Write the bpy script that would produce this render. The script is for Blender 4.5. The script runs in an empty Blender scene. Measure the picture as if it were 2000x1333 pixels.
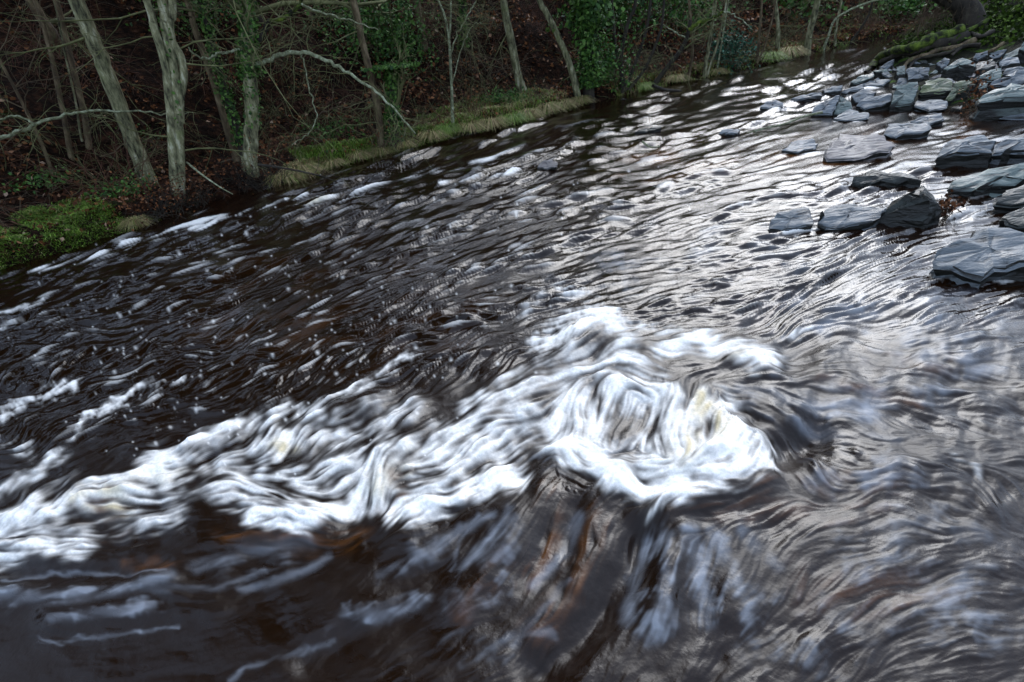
import bpy, math, random
import numpy as np
from mathutils import Vector, Matrix

# ------------------------------------------------------------------ camera
F = 1100.0; PITCH = math.radians(30.0); ROLL = math.radians(6.0); CAMH = 2.2
scene = bpy.context.scene
C = scene.collection
cam = bpy.data.cameras.new('camera'); cam.sensor_width = 36; cam.lens = F / 2000 * 36
cam.clip_start = 0.05; cam.clip_end = 500
camo = bpy.data.objects.new('camera', cam); C.objects.link(camo)
MR = Matrix.Rotation(math.pi/2 - PITCH, 3, 'X') @ Matrix.Rotation(-ROLL, 3, 'Z')
camo.matrix_world = Matrix.Translation((0, 0, CAMH)) @ MR.to_4x4()
scene.camera = camo
MRn = np.array(MR)

# ------------------------------------------------------------------ sky and sun
world = bpy.data.worlds.new('World'); scene.world = world; world.use_nodes = True
nt = world.node_tree; nt.nodes.clear()
SUN_EL, SUN_AZ = math.radians(34), math.radians(23)     # azimuth clockwise from +Y
sky = nt.nodes.new('ShaderNodeTexSky'); sky.sky_type = 'NISHITA'; sky.sun_disc = False
sky.sun_elevation = SUN_EL; sky.sun_rotation = SUN_AZ; sky.air_density = 1.0; sky.dust_density = 1.6; sky.ozone_density = 1.0
hs = nt.nodes.new('ShaderNodeHueSaturation'); hs.inputs['Saturation'].default_value = 0.62
bg = nt.nodes.new('ShaderNodeBackground'); bg.inputs['Strength'].default_value = 0.15
wo = nt.nodes.new('ShaderNodeOutputWorld')
nt.links.new(sky.outputs[0], hs.inputs['Color']); ov = nt.nodes.new('ShaderNodeMixRGB'); ov.inputs[0].default_value = 0.12; ov.inputs[2].default_value = (5.2, 6.5, 8.6, 1)
tn = nt.nodes.new('ShaderNodeMixRGB'); tn.blend_type = 'MULTIPLY'; tn.inputs[0].default_value = 1; tn.inputs[2].default_value = (.91, .97, 1.05, 1)
nt.links.new(hs.outputs[0], tn.inputs[1]); nt.links.new(tn.outputs[0], ov.inputs[1]); nt.links.new(ov.outputs[0], bg.inputs['Color']); nt.links.new(bg.outputs[0], wo.inputs['Surface'])
sl = bpy.data.lights.new('sun', 'SUN'); sl.energy = 0.5; sl.angle = math.radians(34); sl.color = (0.97, 0.98, 1.0)
so = bpy.data.objects.new('sun', sl); C.objects.link(so)
sd = Vector((math.sin(SUN_AZ)*math.cos(SUN_EL), math.cos(SUN_AZ)*math.cos(SUN_EL), math.sin(SUN_EL)))
so.rotation_euler = sd.to_track_quat('Z', 'Y').to_euler(); so.location = (0, 0, 40)
scene.view_settings.view_transform = 'Standard'; scene.view_settings.look = 'None'
scene.view_settings.exposure = 1.55; scene.view_settings.gamma = 1.0; scene.view_settings.use_curve_mapping = False
scene.cycles.use_denoising = True
scene.cycles.max_bounces = 5; scene.cycles.diffuse_bounces = 2; scene.cycles.glossy_bounces = 3

rng = np.random.default_rng(7)
random.seed(7)

# ------------------------------------------------------------------ photo pixel -> place
def ray(px, py):
    px = np.asarray(px, float); py = np.asarray(py, float)
    d = np.stack([(px-1000)/F, -(py-666.5)/F, -np.ones_like(px+py)], -1)
    return d @ MRn.T
def P(px, py, z=0.0):
    d = ray(px, py); t = (z-CAMH)/d[..., 2]
    return np.stack([d[..., 0]*t, d[..., 1]*t, CAMH + d[..., 2]*t], -1)
def project(X, Y, Z):
    v = np.stack([X, Y, Z-CAMH], -1) @ MRn
    return 1000 + F*v[..., 0]/-v[..., 2], 666.5 - F*v[..., 1]/-v[..., 2]

# far shoreline, then round the bend
far_px = [(-420, 700), (-200, 615), (0, 548), (130, 503), (290, 452), (420, 404), (560, 362), (700, 325), (830, 290), (960, 262), (1140, 212),
          (1300, 172), (1450, 143), (1550, 118), (1700, 83), (1800, 66), (1875, 55), (1960, 60)]
far = np.array([P(x, y)[:2] for x, y in far_px])
near_px = [(1868, 60), (1800, 85), (1740, 108), (1706, 132), (1725, 165), (1780, 200), (1850, 218), (1930, 214), (2050, 206), (2250, 230), (2500, 330), (2800, 600), (3000, 1100)]
near = np.array([P(x, y)[:2] for x, y in near_px])

def sdist(x, y, poly, side):
    """signed distance to an open polyline; positive on the given side"""
    best = np.full(x.shape, 1e9); sg = np.zeros(x.shape)
    n = len(poly)-1
    for i in range(n):
        a = poly[i]; b = poly[i+1]; ab = b-a; L2 = ab@ab
        t = ((x-a[0])*ab[0] + (y-a[1])*ab[1])/L2
        lo = -60 if i == 0 else 0; hi = 60 if i == n-1 else 1
        t = np.clip(t, lo, hi)
        dx = x-(a[0]+t*ab[0]); dy = y-(a[1]+t*ab[1]); d = np.hypot(dx, dy)
        cr = ab[0]*dy - ab[1]*dx
        m = d < best-1e-9
        best = np.where(m, d, best); sg = np.where(m, np.sign(cr), sg)
    return best*sg*side

# ------------------------------------------------------------------ noise
_perm = rng.permutation(4096)
_gv = rng.uniform(0, 2*np.pi, 4096); _gx = np.cos(_gv); _gy = np.sin(_gv)
def gnoise(x, y, seed=0):
    xi = np.floor(x).astype(np.int64); yi = np.floor(y).astype(np.int64)
    xf = x-xi; yf = y-yi
    u = xf*xf*xf*(xf*(xf*6-15)+10); v = yf*yf*yf*(yf*(yf*6-15)+10)
    def g(ix, iy, dx, dy):
        h = _perm[(_perm[(ix+seed*131) & 4095] + iy) & 4095]
        return _gx[h]*dx + _gy[h]*dy
    a = g(xi, yi, xf, yf); b = g(xi+1, yi, xf-1, yf); c = g(xi, yi+1, xf, yf-1); d = g(xi+1, yi+1, xf-1, yf-1)
    return (a+(b-a)*u + ((c+(d-c)*u)-(a+(b-a)*u))*v)*1.5
def fbm(x, y, o=4, seed=0):
    s = 0; a = 1; t = 0
    for i in range(o):
        s = s + a*gnoise(x*2**i, y*2**i, seed+i*7); t += a; a *= .5
    return s/t
def sstep(a, b, x):
    t = np.clip((x-a)/(b-a), 0, 1); return t*t*(3-2*t)

# ------------------------------------------------------------------ terrain
def z_far(x, y, s=None):
    if s is None: s = sdist(x, y, far, 1)
    s = s + .22*fbm(x*1.1, y*1.1, 3, 55) - .05
    lip = sstep(-.15, .75, s)*.62 - .4
    z = lip + .10*np.clip(s-.3, 0, 2) + .62*np.clip(s-2.2, 0, 15)
    z = z + fbm(x*.35, y*.35, 3, 3)*np.clip(s, 0, 4)*.22 + fbm(x*1.7, y*1.7, 3, 9)*.10*np.clip(s*2, 0, 1)
    return z
def z_near(x, y, s=None):
    if s is None: s = sdist(x, y, near, 1)
    up = sstep(14, 18, y)                    # mossy root bank upstream
    z = -.25 + .30*sstep(-.8, .5, s) + .16*np.clip(s, 0, 3) + .5*np.clip(s-2.2, 0, 30)
    z = z + up*(sstep(0, .6, s)*.35 + .35*np.clip(s, 0, 3))
    z = z + fbm(x*1.3, y*1.3, 3, 19)*.10*np.clip(s+.5, 0, 1)
    return z
def hit(px, py, fn, tmax=60):
    d = ray(px, py); t = np.linspace(1.5, tmax, 2500)
    X = d[0]*t; Y = d[1]*t; Z = CAMH+d[2]*t
    g = fn(X, Y); m = np.nonzero(Z < g)[0]
    i = m[0] if len(m) else len(t)-1
    return np.array([X[i], Y[i], g[i]])

# ------------------------------------------------------------------ mesh helpers
def mesh_np(name, V, Fq, smooth=True):
    V = np.ascontiguousarray(V, np.float32); Fq = np.ascontiguousarray(Fq, np.int32); k = Fq.shape[1]
    me = bpy.data.meshes.new(name); me.vertices.add(len(V)); me.vertices.foreach_set('co', V.ravel())
    me.loops.add(Fq.size); me.loops.foreach_set('vertex_index', Fq.ravel())
    me.polygons.add(len(Fq)); me.polygons.foreach_set('loop_start', np.arange(0, Fq.size, k, dtype=np.int32))
    me.polygons.foreach_set('loop_total', np.full(len(Fq), k, np.int32))
    me.update(calc_edges=True); me.validate()
    if smooth: me.polygons.foreach_set('use_smooth', np.ones(len(me.polygons), bool))
    return me
def link(name, me, mat=None, parent=None, **props):
    o = bpy.data.objects.new(name, me); C.objects.link(o)
    if mat is not None and len(me.materials) == 0: me.materials.append(mat)
    if parent is not None: o.parent = parent
    for k, v in props.items():
        if v: o[k] = v
    return o
def empty(name, loc=(0, 0, 0), **props):
    o = bpy.data.objects.new(name, None); C.objects.link(o); o.location = loc; o.empty_display_size = .1
    for k, v in props.items():
        if v: o[k] = v
    return o
class Acc:
    def __init__(s): s.V = []; s.F = []; s.n = 0
    def add(s, V, Fq): s.V.append(np.asarray(V, float)); s.F.append(np.asarray(Fq)+s.n); s.n += len(V)
    def mesh(s, name, origin=(0, 0, 0), smooth=True):
        return mesh_np(name, np.concatenate(s.V)-np.asarray(origin), np.concatenate(s.F), smooth)
def spline(pts, n):
    """Catmull-Rom resample"""
    p = np.asarray(pts, float); p = np.vstack([2*p[0]-p[1], p, 2*p[-1]-p[-2]])
    m = len(p)-3; t = np.linspace(0, m-1e-6, n); i = t.astype(int); f = (t-i)[:, None]
    a, b, c, d = p[i], p[i+1], p[i+2], p[i+3]
    return .5*((2*b)+(c-a)*f+(2*a-5*b+4*c-d)*f*f+(3*b-3*c+d-a)*f**3)
def tube(acc, pts, rad, sides=6, bump=0.0, cap=True):
    p = np.asarray(pts, float); n = len(p); rad = np.broadcast_to(rad, (n,))
    T = np.gradient(p, axis=0); T /= np.linalg.norm(T, axis=1)[:, None]+1e-9
    ref = np.array([0, 0, 1.]) if abs(T[:, 2]).mean() < .7 else np.array([1., 0, 0])
    A = np.cross(T, ref); A /= np.linalg.norm(A, axis=1)[:, None]+1e-9; B = np.cross(T, A)
    th = np.arange(sides)*2*np.pi/sides
    r = rad[:, None]*np.ones((1, sides))
    if bump: r = r*(1+bump*rng.normal(0, 1, (n, sides))*.5 + bump*np.sin(th*2+rng.uniform(0, 6))[None])
    V = p[:, None]+A[:, None]*(np.cos(th)[None, :, None]*r[..., None])+B[:, None]*(np.sin(th)[None, :, None]*r[..., None])
    V = V.reshape(-1, 3)
    i = np.arange(n-1)[:, None]*sides; j = np.arange(sides)[None]; k = (j+1) % sides
    Fq = np.stack([i+j, i+k, i+sides+k, i+sides+j], -1).reshape(-1, 4)
    acc.add(V, Fq)
def branch(acc, p, d, L, r, depth, rg, droop=.0, sides=5, kids=(3, 6), wander=.25, seg=7):
    pts = [np.array(p, float)]; d = np.array(d, float); d /= np.linalg.norm(d)
    for i in range(seg):
        d = d + rg.normal(0, wander, 3)*.6 + np.array([0, 0, -droop]); d /= np.linalg.norm(d)
        pts.append(pts[-1]+d*L/seg)
    rad = np.linspace(r, max(r*.22, .0018), seg+1)
    tube(acc, pts, rad, sides)
    if depth > 0:
        for k in range(rg.integers(*kids)):
            t = rg.uniform(.2, .98); i = int(t*seg); q = pts[i]+(pts[min(i+1, seg)]-pts[i])*(t*seg-i)
            dd = pts[min(i+1, seg)]-pts[i]; dd = dd/np.linalg.norm(dd) + rg.normal(0, .65, 3)
            branch(acc, q, dd, L*rg.uniform(.35, .6), max(rad[i]*.55, .002), depth-1, rg, droop, max(3, sides-1), kids, wander*1.1, max(4, seg-2))
def leaves(acc, pos, size, nrm=None, spread=.9, asp=.8):
    """folded four-vertex leaves"""
    pos = np.asarray(pos); n = len(pos)
    N = rng.normal(0, spread, (n, 3)) + (np.array([0, 0, .5]) if nrm is None else nrm)
    N /= np.linalg.norm(N, axis=1)[:, None]+1e-9
    A = np.cross(N, rng.normal(0, 1, (n, 3))); A /= np.linalg.norm(A, axis=1)[:, None]+1e-9; B = np.cross(N, A)
    s = (np.asarray(size)*rng.uniform(.6, 1.35, n))[:, None]
    V = np.stack([pos-A*s*.5, pos+B*s*.5*asp+N*s*.12, pos+A*s*.6, pos-B*s*.5*asp+N*s*.12], 1).reshape(-1, 3)
    acc.add(V, np.arange(n*4).reshape(n, 4))

# ------------------------------------------------------------------ materials
def newmat(name):
    m = bpy.data.materials.new(name); m.use_nodes = True; t = m.node_tree
    b = t.nodes['Principled BSDF']; return m, t, b
def N(t, typ, **kw):
    n = t.nodes.new(typ)
    for k, v in kw.items():
        if k in n.inputs.keys() if hasattr(n.inputs, 'keys') else False: n.inputs[k].default_value = v
        else: setattr(n, k, v)
    return n
def ramp(t, stops):
    r = t.nodes.new('ShaderNodeValToRGB'); e = r.color_ramp.elements
    while len(e) < len(stops): e.new(.5)
    for i, (p, c) in enumerate(stops): e[i].position = p; e[i].color = (*c, 1)
    return r
def noise_mat(name, stops, scale=4, detail=6, rough=.85, bump=.3, bscale=None, stretch=None, spec=.3, dist=.02, moss=None, island=None):
    m, t, b = newmat(name); L = t.links.new
    tc = t.nodes.new('ShaderNodeTexCoord'); mp = t.nodes.new('ShaderNodeMapping'); L(tc.outputs['Object'], mp.inputs[0])
    if stretch: mp.inputs['Scale'].default_value = stretch
    n = t.nodes.new('ShaderNodeTexNoise'); n.inputs['Scale'].default_value = scale; n.inputs['Detail'].default_value = detail; n.inputs['Roughness'].default_value = .65
    L(mp.outputs[0], n.inputs['Vector'])
    r = ramp(t, stops); L(n.outputs['Fac'], r.inputs[0]); col = r.outputs[0]
    if island:
        g = t.nodes.new('ShaderNodeNewGeometry'); r2 = ramp(t, island); L(g.outputs['Random Per Island'], r2.inputs[0]); col = r2.outputs[0]
    if moss:
        g = t.nodes.new('ShaderNodeNewGeometry'); sx = t.nodes.new('ShaderNodeSeparateXYZ'); L(g.outputs['Normal'], sx.inputs[0])
        n2 = t.nodes.new('ShaderNodeTexNoise'); n2.inputs['Scale'].default_value = moss.get('scale', 5); n2.inputs['Detail'].default_value = 5; L(tc.outputs['Object'], n2.inputs['Vector'])
        a = t.nodes.new('ShaderNodeMath'); a.operation = 'MULTIPLY_ADD'; L(sx.outputs['Z'], a.inputs[0]); a.inputs[1].default_value = moss.get('up', .35); L(n2.outputs['Fac'], a.inputs[2])
        r3 = ramp(t, [(moss['a'], (0, 0, 0)), (moss['b'], (1, 1, 1))]); L(a.outputs[0], r3.inputs[0])
        mx = t.nodes.new('ShaderNodeMixRGB'); L(r3.outputs[0], mx.inputs[0]); L(col, mx.inputs[1]); mx.inputs[2].default_value = (*moss['col'], 1); col = mx.outputs[0]
    L(col, b.inputs['Base Color']); b.inputs['Roughness'].default_value = rough; b.inputs['Specular IOR Level'].default_value = spec
    if bump:
        nb = t.nodes.new('ShaderNodeTexNoise'); nb.inputs['Scale'].default_value = bscale or scale*4; nb.inputs['Detail'].default_value = 5
        L(mp.outputs[0], nb.inputs['Vector'])
        bp = t.nodes.new('ShaderNodeBump'); bp.inputs['Strength'].default_value = bump; bp.inputs['Distance'].default_value = dist
        L(nb.outputs['Fac'], bp.inputs['Height']); L(bp.outputs[0], b.inputs['Normal'])
    return m

M = {}
M['pale_bark'] = noise_mat('pale_bark', [(.36, (.025, .022, .013)), (.46, (.12, .115, .06)), (.56, (.24, .225, .12)), (.66, (.44, .42, .30))], 13, 10, .9, 1.0, 34, (1, 1, .3), moss=dict(a=.58, b=.8, up=.0, col=(.10, .13, .03), scale=3))
M['brown_bark'] = noise_mat('brown_bark', [(.32, (.02, .013, .008)), (.5, (.10, .07, .038)), (.7, (.25, .19, .11))], 9, 9, .9, 1.0, 30, (1, 1, .35), moss=dict(a=.6, b=.8, up=.05, col=(.06, .08, .02), scale=3))
M['dark_bark'] = noise_mat('dark_bark', [(.3, (.010, .008, .006)), (.55, (.035, .028, .02)), (.8, (.09, .08, .05))], 6, 7, .9, .7, 30, (1, 1, .35), moss=dict(a=.75, b=1.0, up=.2, col=(.06, .085, .012), scale=4))
M['lichen_bark'] = noise_mat('lichen_bark', [(.3, (.06, .06, .035)), (.5, (.20, .21, .12)), (.62, (.36, .38, .25)), (.8, (.55, .56, .46))], 14, 6, .9, .5, 40)
M['moss_bark'] = noise_mat('moss_bark', [(.42, (.012, .012, .006)), (.52, (.06, .085, .012)), (.7, (.16, .21, .025))], 6, 8, .95, 1.0, 40)
M['twig'] = noise_mat('twig', [(.3, (.03, .02, .012)), (.55, (.10, .07, .04)), (.8, (.22, .18, .11))], 3, 4, .9, 0)
M['red_twig'] = noise_mat('red_twig', [(.3, (.03, .012, .007)), (.55, (.10, .04, .022)), (.8, (.20, .11, .06))], 2, 4, .9, 0)
M['green_twig'] = noise_mat('green_twig', [(.3, (.04, .04, .015)), (.55, (.13, .13, .05)), (.8, (.28, .28, .16))], 3, 4, .9, 0)
M['ivy'] = noise_mat('ivy', [(.3, (.01, .04, .01)), (.7, (.03, .1, .02))], 4, 3, .65, 0, spec=.25, island=[(0, (.010, .032, .006)), (.5, (.040, .10, .014)), (.85, (.085, .17, .026)), (1, (.16, .24, .07))])
M['holly'] = noise_mat('holly', [(.3, (.01, .04, .01)), (.7, (.03, .1, .02))], 4, 3, .6, 0, spec=.25, island=[(0, (.012, .038, .007)), (.5, (.042, .11, .016)), (1, (.10, .20, .035))])
M['bluegreen'] = noise_mat('bluegreen_leaf', [(.3, (.01, .04, .01)), (.7, (.03, .1, .02))], 4, 3, .6, 0, spec=.25, island=[(0, (.008, .035, .018)), (.6, (.02, .08, .04)), (1, (.08, .16, .10))])
M['litter'] = noise_mat('dead_leaf', [(.3, (.1, .04, .02)), (.7, (.2, .1, .05))], 4, 3, .8, 0, spec=.12, island=[(0, (.02, .010, .006)), (.35, (.07, .025, .011)), (.7, (.15, .055, .02)), (.92, (.26, .11, .045)), (1, (.38, .26, .18))])
M['grass'] = noise_mat('grass_blade', [(.3, (.1, .04, .02)), (.7, (.2, .1, .05))], 4, 3, .6, 0, island=[(0, (.05, .07, .010)), (.3, (.08, .16, .012)), (.7, (.15, .27, .02)), (.9, (.26, .36, .06)), (1, (.38, .34, .14))])
M['straw'] = noise_mat('straw', [(.3, (.1, .04, .02)), (.7, (.2, .1, .05))], 4, 3, .7, 0, island=[(0, (.06, .04, .015)), (.3, (.27, .19, .07)), (.72, (.58, .46, .23)), (.78, (.12, .19, .03)), (1, (.22, .29, .05))])
M['moss'] = noise_mat('moss', [(.3, (.1, .04, .02)), (.7, (.2, .1, .05))], 4, 3, .8, 0, spec=.15, island=[(0, (.012, .018, .004)), (.5, (.03, .055, .006)), (.85, (.07, .12, .012)), (1, (.12, .17, .03))])
M['soil'] = noise_mat('leaf_litter_soil', [(.34, (.003, .002, .0015)), (.5, (.014, .007, .004)), (.64, (.045, .019, .010)), (.78, (.10, .05, .028))], 7, 12, .95, 1.0, 18, spec=.05, dist=.12, moss=dict(a=.86, b=1.0, up=.25, col=(.025, .045, .008), scale=1.1))
M['mossbank'] = noise_mat('mossy_soil', [(.3, (.004, .004, .002)), (.5, (.012, .012, .005)), (.8, (.03, .028, .012))], 6, 8, .95, 1.0, 20, spec=.15, dist=.06, moss=dict(a=.56, b=.66, up=.0, col=(.05, .095, .010), scale=3))
M['bed'] = noise_mat('river_bed_mud', [(.3, (.006, .004, .002)), (.8, (.03, .018, .008))], 3, 5, .8, .5)

def slate_mat(name, dark, mid, light, tint=None, rough=.42):
    m, t, b = newmat(name); L = t.links.new
    tc = t.nodes.new('ShaderNodeTexCoord')
    n1 = t.nodes.new('ShaderNodeTexNoise'); n1.inputs['Scale'].default_value = 3.2; n1.inputs['Detail'].default_value = 9; n1.inputs['Roughness'].default_value = .7; n1.inputs['Distortion'].default_value = .6
    oi = t.nodes.new('ShaderNodeObjectInfo'); ad = t.nodes.new('ShaderNodeVectorMath'); ad.operation = 'ADD'
    sc = t.nodes.new('ShaderNodeVectorMath'); sc.operation = 'SCALE'; cb = t.nodes.new('ShaderNodeCombineXYZ')
    for i in range(3): L(oi.outputs['Random'], cb.inputs[i])
    L(cb.outputs[0], sc.inputs[0]); sc.inputs['Scale'].default_value = 37
    L(tc.outputs['Object'], ad.inputs[0]); L(sc.outputs[0], ad.inputs[1]); L(ad.outputs[0], n1.inputs['Vector'])
    r = ramp(t, [(.28, dark), (.46, mid), (.58, mid), (.76, light)]); L(n1.outputs['Fac'], r.inputs[0]); col = r.outputs[0]
    # dark cracks and bedding lines
    mp = t.nodes.new('ShaderNodeMapping'); mp.inputs['Scale'].default_value = (1.2, 6, 9); mp.inputs['Rotation'].default_value = (.3, .2, .6); L(ad.outputs[0], mp.inputs[0])
    n2 = t.nodes.new('ShaderNodeTexNoise'); n2.inputs['Scale'].default_value = 2.2; n2.inputs['Detail'].default_value = 6; L(mp.outputs[0], n2.inputs['Vector'])
    r2 = ramp(t, [(.34, (.10, .10, .10)), (.46, (1, 1, 1))]); L(n2.outputs['Fac'], r2.inputs[0])
    mx = t.nodes.new('ShaderNodeMixRGB'); mx.blend_type = 'MULTIPLY'; mx.inputs[0].default_value = .8; L(col, mx.inputs[1]); L(r2.outputs[0], mx.inputs[2]); col = mx.outputs[0]
    if tint:
        n3 = t.nodes.new('ShaderNodeTexNoise'); n3.inputs['Scale'].default_value = 5; n3.inputs['Detail'].default_value = 6; L(ad.outputs[0], n3.inputs['Vector'])
        r3 = ramp(t, [(.45, (0, 0, 0)), (.6, (.8, .8, .8))]); L(n3.outputs['Fac'], r3.inputs[0])
        m3 = t.nodes.new('ShaderNodeMixRGB'); L(r3.outputs[0], m3.inputs[0]); L(col, m3.inputs[1]); m3.inputs[2].default_value = (*tint, 1); col = m3.outputs[0]
    # dark wet sides: steep faces blend to near-black
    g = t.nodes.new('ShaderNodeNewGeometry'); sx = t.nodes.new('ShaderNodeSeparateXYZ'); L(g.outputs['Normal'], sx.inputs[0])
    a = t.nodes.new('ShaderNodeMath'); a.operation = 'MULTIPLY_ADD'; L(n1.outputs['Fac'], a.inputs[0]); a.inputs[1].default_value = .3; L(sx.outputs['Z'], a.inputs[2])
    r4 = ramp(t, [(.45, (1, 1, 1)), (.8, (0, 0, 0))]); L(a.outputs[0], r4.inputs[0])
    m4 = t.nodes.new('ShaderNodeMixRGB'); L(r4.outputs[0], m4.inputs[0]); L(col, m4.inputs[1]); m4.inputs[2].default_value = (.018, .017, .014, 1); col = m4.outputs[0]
    L(col, b.inputs['Base Color'])
    rr = ramp(t, [(.32, (.2,)*3), (.56, (rough+.2,)*3)]); L(n1.outputs['Fac'], rr.inputs[0]); L(rr.outputs[0], b.inputs['Roughness']); b.inputs['Specular IOR Level'].default_value = .3
    bp = t.nodes.new('ShaderNodeBump'); bp.inputs['Strength'].default_value = 1; bp.inputs['Distance'].default_value = .05; L(n2.outputs['Fac'], bp.inputs['Height'])
    n5 = t.nodes.new('ShaderNodeTexNoise'); n5.inputs['Scale'].default_value = 40; n5.inputs['Detail'].default_value = 4; L(ad.outputs[0], n5.inputs['Vector'])
    bp2 = t.nodes.new('ShaderNodeBump'); bp2.inputs['Strength'].default_value = .35; bp2.inputs['Distance'].default_value = .01; L(n5.outputs['Fac'], bp2.inputs['Height']); L(bp.outputs[0], bp2.inputs['Normal'])
    L(bp2.outputs[0], b.inputs['Normal'])
    return m
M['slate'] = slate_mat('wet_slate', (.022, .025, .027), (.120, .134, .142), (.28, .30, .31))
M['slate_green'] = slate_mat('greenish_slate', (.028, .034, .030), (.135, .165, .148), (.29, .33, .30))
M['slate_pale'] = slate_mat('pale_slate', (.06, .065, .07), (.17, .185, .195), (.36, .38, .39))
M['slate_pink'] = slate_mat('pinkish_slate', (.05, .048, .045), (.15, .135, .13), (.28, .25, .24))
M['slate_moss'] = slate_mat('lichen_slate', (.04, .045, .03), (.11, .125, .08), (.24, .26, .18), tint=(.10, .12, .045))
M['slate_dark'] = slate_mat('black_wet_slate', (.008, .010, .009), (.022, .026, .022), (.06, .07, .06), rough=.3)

# ------------------------------------------------------------------ structures: banks and river bed
def strip_bank(name, shore, fn, offs, n_along, mat, side, ext=(0, 0)):
    seg = np.linalg.norm(np.diff(shore, axis=0), axis=1); cum = np.r_[0, np.cumsum(seg)]
    # even in view: sample more densely near the camera
    t = np.linspace(-ext[0], 1+ext[1], n_along)
    par = np.interp(np.clip(t, 0, 1), np.linspace(0, 1, len(shore)), cum)
    px = np.interp(par, cum, shore[:, 0]); py = np.interp(par, cum, shore[:, 1])
    d0 = shore[1]-shore[0]; d1 = shore[-1]-shore[-2]; d0 /= np.linalg.norm(d0); d1 /= np.linalg.norm(d1)
    lo = np.clip(-t, 0, None)*40; hi = np.clip(t-1, 0, None)*40
    px = px-d0[0]*lo+d1[0]*hi; py = py-d0[1]*lo+d1[1]*hi
    k = 15
    ker = np.ones(k)/k
    sx = np.convolve(np.pad(px, k//2, mode='edge'), ker, 'valid'); sy = np.convolve(np.pad(py, k//2, mode='edge'), ker, 'valid')
    tx = np.gradient(sx); ty = np.gradient(sy)
    ker = np.ones(41)/41
    tx = np.convolve(np.pad(tx, 20, mode='edge'), ker, 'valid'); ty = np.convolve(np.pad(ty, 20, mode='edge'), ker, 'valid')
    l = np.hypot(tx, ty); nx, ny = -ty/l*side, tx/l*side
    X = px[:, None]+nx[:, None]*offs[None]; Y = py[:, None]+ny[:, None]*offs[None]
    Z = fn(X, Y)
    V = np.stack([X, Y, Z], -1).reshape(-1, 3); m = len(offs)
    i = np.arange(n_along-1)[:, None]*m; j = np.arange(m-1)[None]
    Fq = np.stack([i+j, i+m+j, i+m+j+1, i+j+1], -1).reshape(-1, 4)
    return link(name, mesh_np(name, V, Fq), mat, kind='structure')
offs = np.r_[np.linspace(-.6, 2.5, 50), 2.5+np.cumsum(np.linspace(.08, .8, 75))]
strip_bank('far_bank_ground', far, z_far, offs, 520, M['soil'], 1, (.25, .25))
offs2 = np.r_[np.linspace(-1.2, 3, 60), 3+np.cumsum(np.linspace(.1, .8, 34))]
strip_bank('near_bank_ground', near, z_near, offs2, 300, M['mossbank'], 1, (.1, .3))
bv = []; 
g = np.linspace(-60, 90, 40); GX, GY = np.meshgrid(g, g, indexing='ij')
link('river_bed', mesh_np('river_bed', np.stack([GX, GY, np.full_like(GX, -.75)], -1).reshape(-1, 3),
     np.stack([(np.arange(39)[:, None]*40+np.arange(39)), (np.arange(39)[:, None]*40+40+np.arange(39)), (np.arange(39)[:, None]*40+41+np.arange(39)), (np.arange(39)[:, None]*40+1+np.arange(39))], -1).reshape(-1, 4)),
     M['bed'], kind='structure')

# ------------------------------------------------------------------ river surface
cs, sn = math.cos(ROLL), math.sin(ROLL)
STEP = 2.0
gr = np.cumsum(STEP*1.035**np.arange(1, 84))          # the grid coarsens gradually outside the view
ga = np.r_[(-90-gr)[::-1], np.arange(-90, 2100, STEP), 2100+gr]
gb = np.r_[np.arange(84, 1490, STEP), 1490+gr[gr < 560]]
A, B = np.meshgrid(ga, gb, indexing='ij')
na, nb = A.shape
PX = 1000 + (A-1000)*cs + (B-666.5)*sn
PY = 666.5 - (A-1000)*sn + (B-666.5)*cs
W = P(PX, PY, 0.0); WX, WY = W[..., 0], W[..., 1]
cellx = np.abs(np.gradient(WX, axis=0)); celly = np.abs(np.gradient(WY, axis=1)); cell = np.sqrt(cellx*celly)

# orientation of the streaks of current (photo angle, degrees up from horizontal)
ctl = [(0,450,20),(300,600,18),(100,500,20),(600,650,22),(900,560,20),(300,800,26),(100,900,30),(1100,480,15),(1250,330,12),(1700,150,14),(1500,520,8),(1300,560,10),
 (1900,400,8),(1700,560,25),(1540,620,32),(1900,620,12),(1600,660,8),(1750,740,-4),(1900,850,-12),(1650,830,-14),(1500,840,-32),(1560,900,-50),(1750,960,-10),(1450,780,-15),
 (1700,1100,22),(1500,1100,55),(1380,1100,72),(1300,1150,76),(1240,1150,68),(1130,1050,66),(1180,980,50),(1000,1050,48),(1060,960,60),(850,1080,36),(700,1150,32),(600,1250,34),(450,1180,20),
 (300,1190,10),(100,1150,4),(300,1080,16),(100,1250,-5),(1900,1250,12),(1700,1280,30),(1500,1280,45),(1300,1300,60),(1100,1280,55),(900,1280,42),
 (1130,930,-32),(1250,950,-22),(1400,945,14),(1480,880,60),(930,820,32),(960,920,24),(650,900,24),(500,920,-12),(800,960,20),(740,950,75),(350,950,12),(150,980,26),(60,1020,16),(1150,680,40),
 (1250,720,-20),(1400,690,6),(1370,800,80),(1330,850,85),(1180,800,70),(1080,600,12),(1200,600,15),(1350,1010,8),(1480,980,22),(1270,1040,68),(600,980,-15),(430,1000,10),(520,860,60),
 (800,700,24),(700,760,28),(1000,640,18),(1960,1000,-35),(1850,1080,5)]
def at_px(fn): return fn(PX, PY)
sx = np.zeros_like(PX); sy = np.zeros_like(PX); sw = np.zeros_like(PX)
for cx, cy, an in ctl:
    w = 1/(((PX-cx)**2+(PY-cy)**2)/900.+1)**1.7
    an = math.radians(an)*2
    sx += w*math.cos(an); sy += w*math.sin(an); sw += w
ang = .5*np.arctan2(sy, sx) + .22*fbm(PX/160, PY/110, 3, 41) + (.75*fbm(PX/110, PY/85, 2, 43)+.22*gnoise(PX/42, PY/32, 47))*sstep(520, 720, PY)
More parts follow.
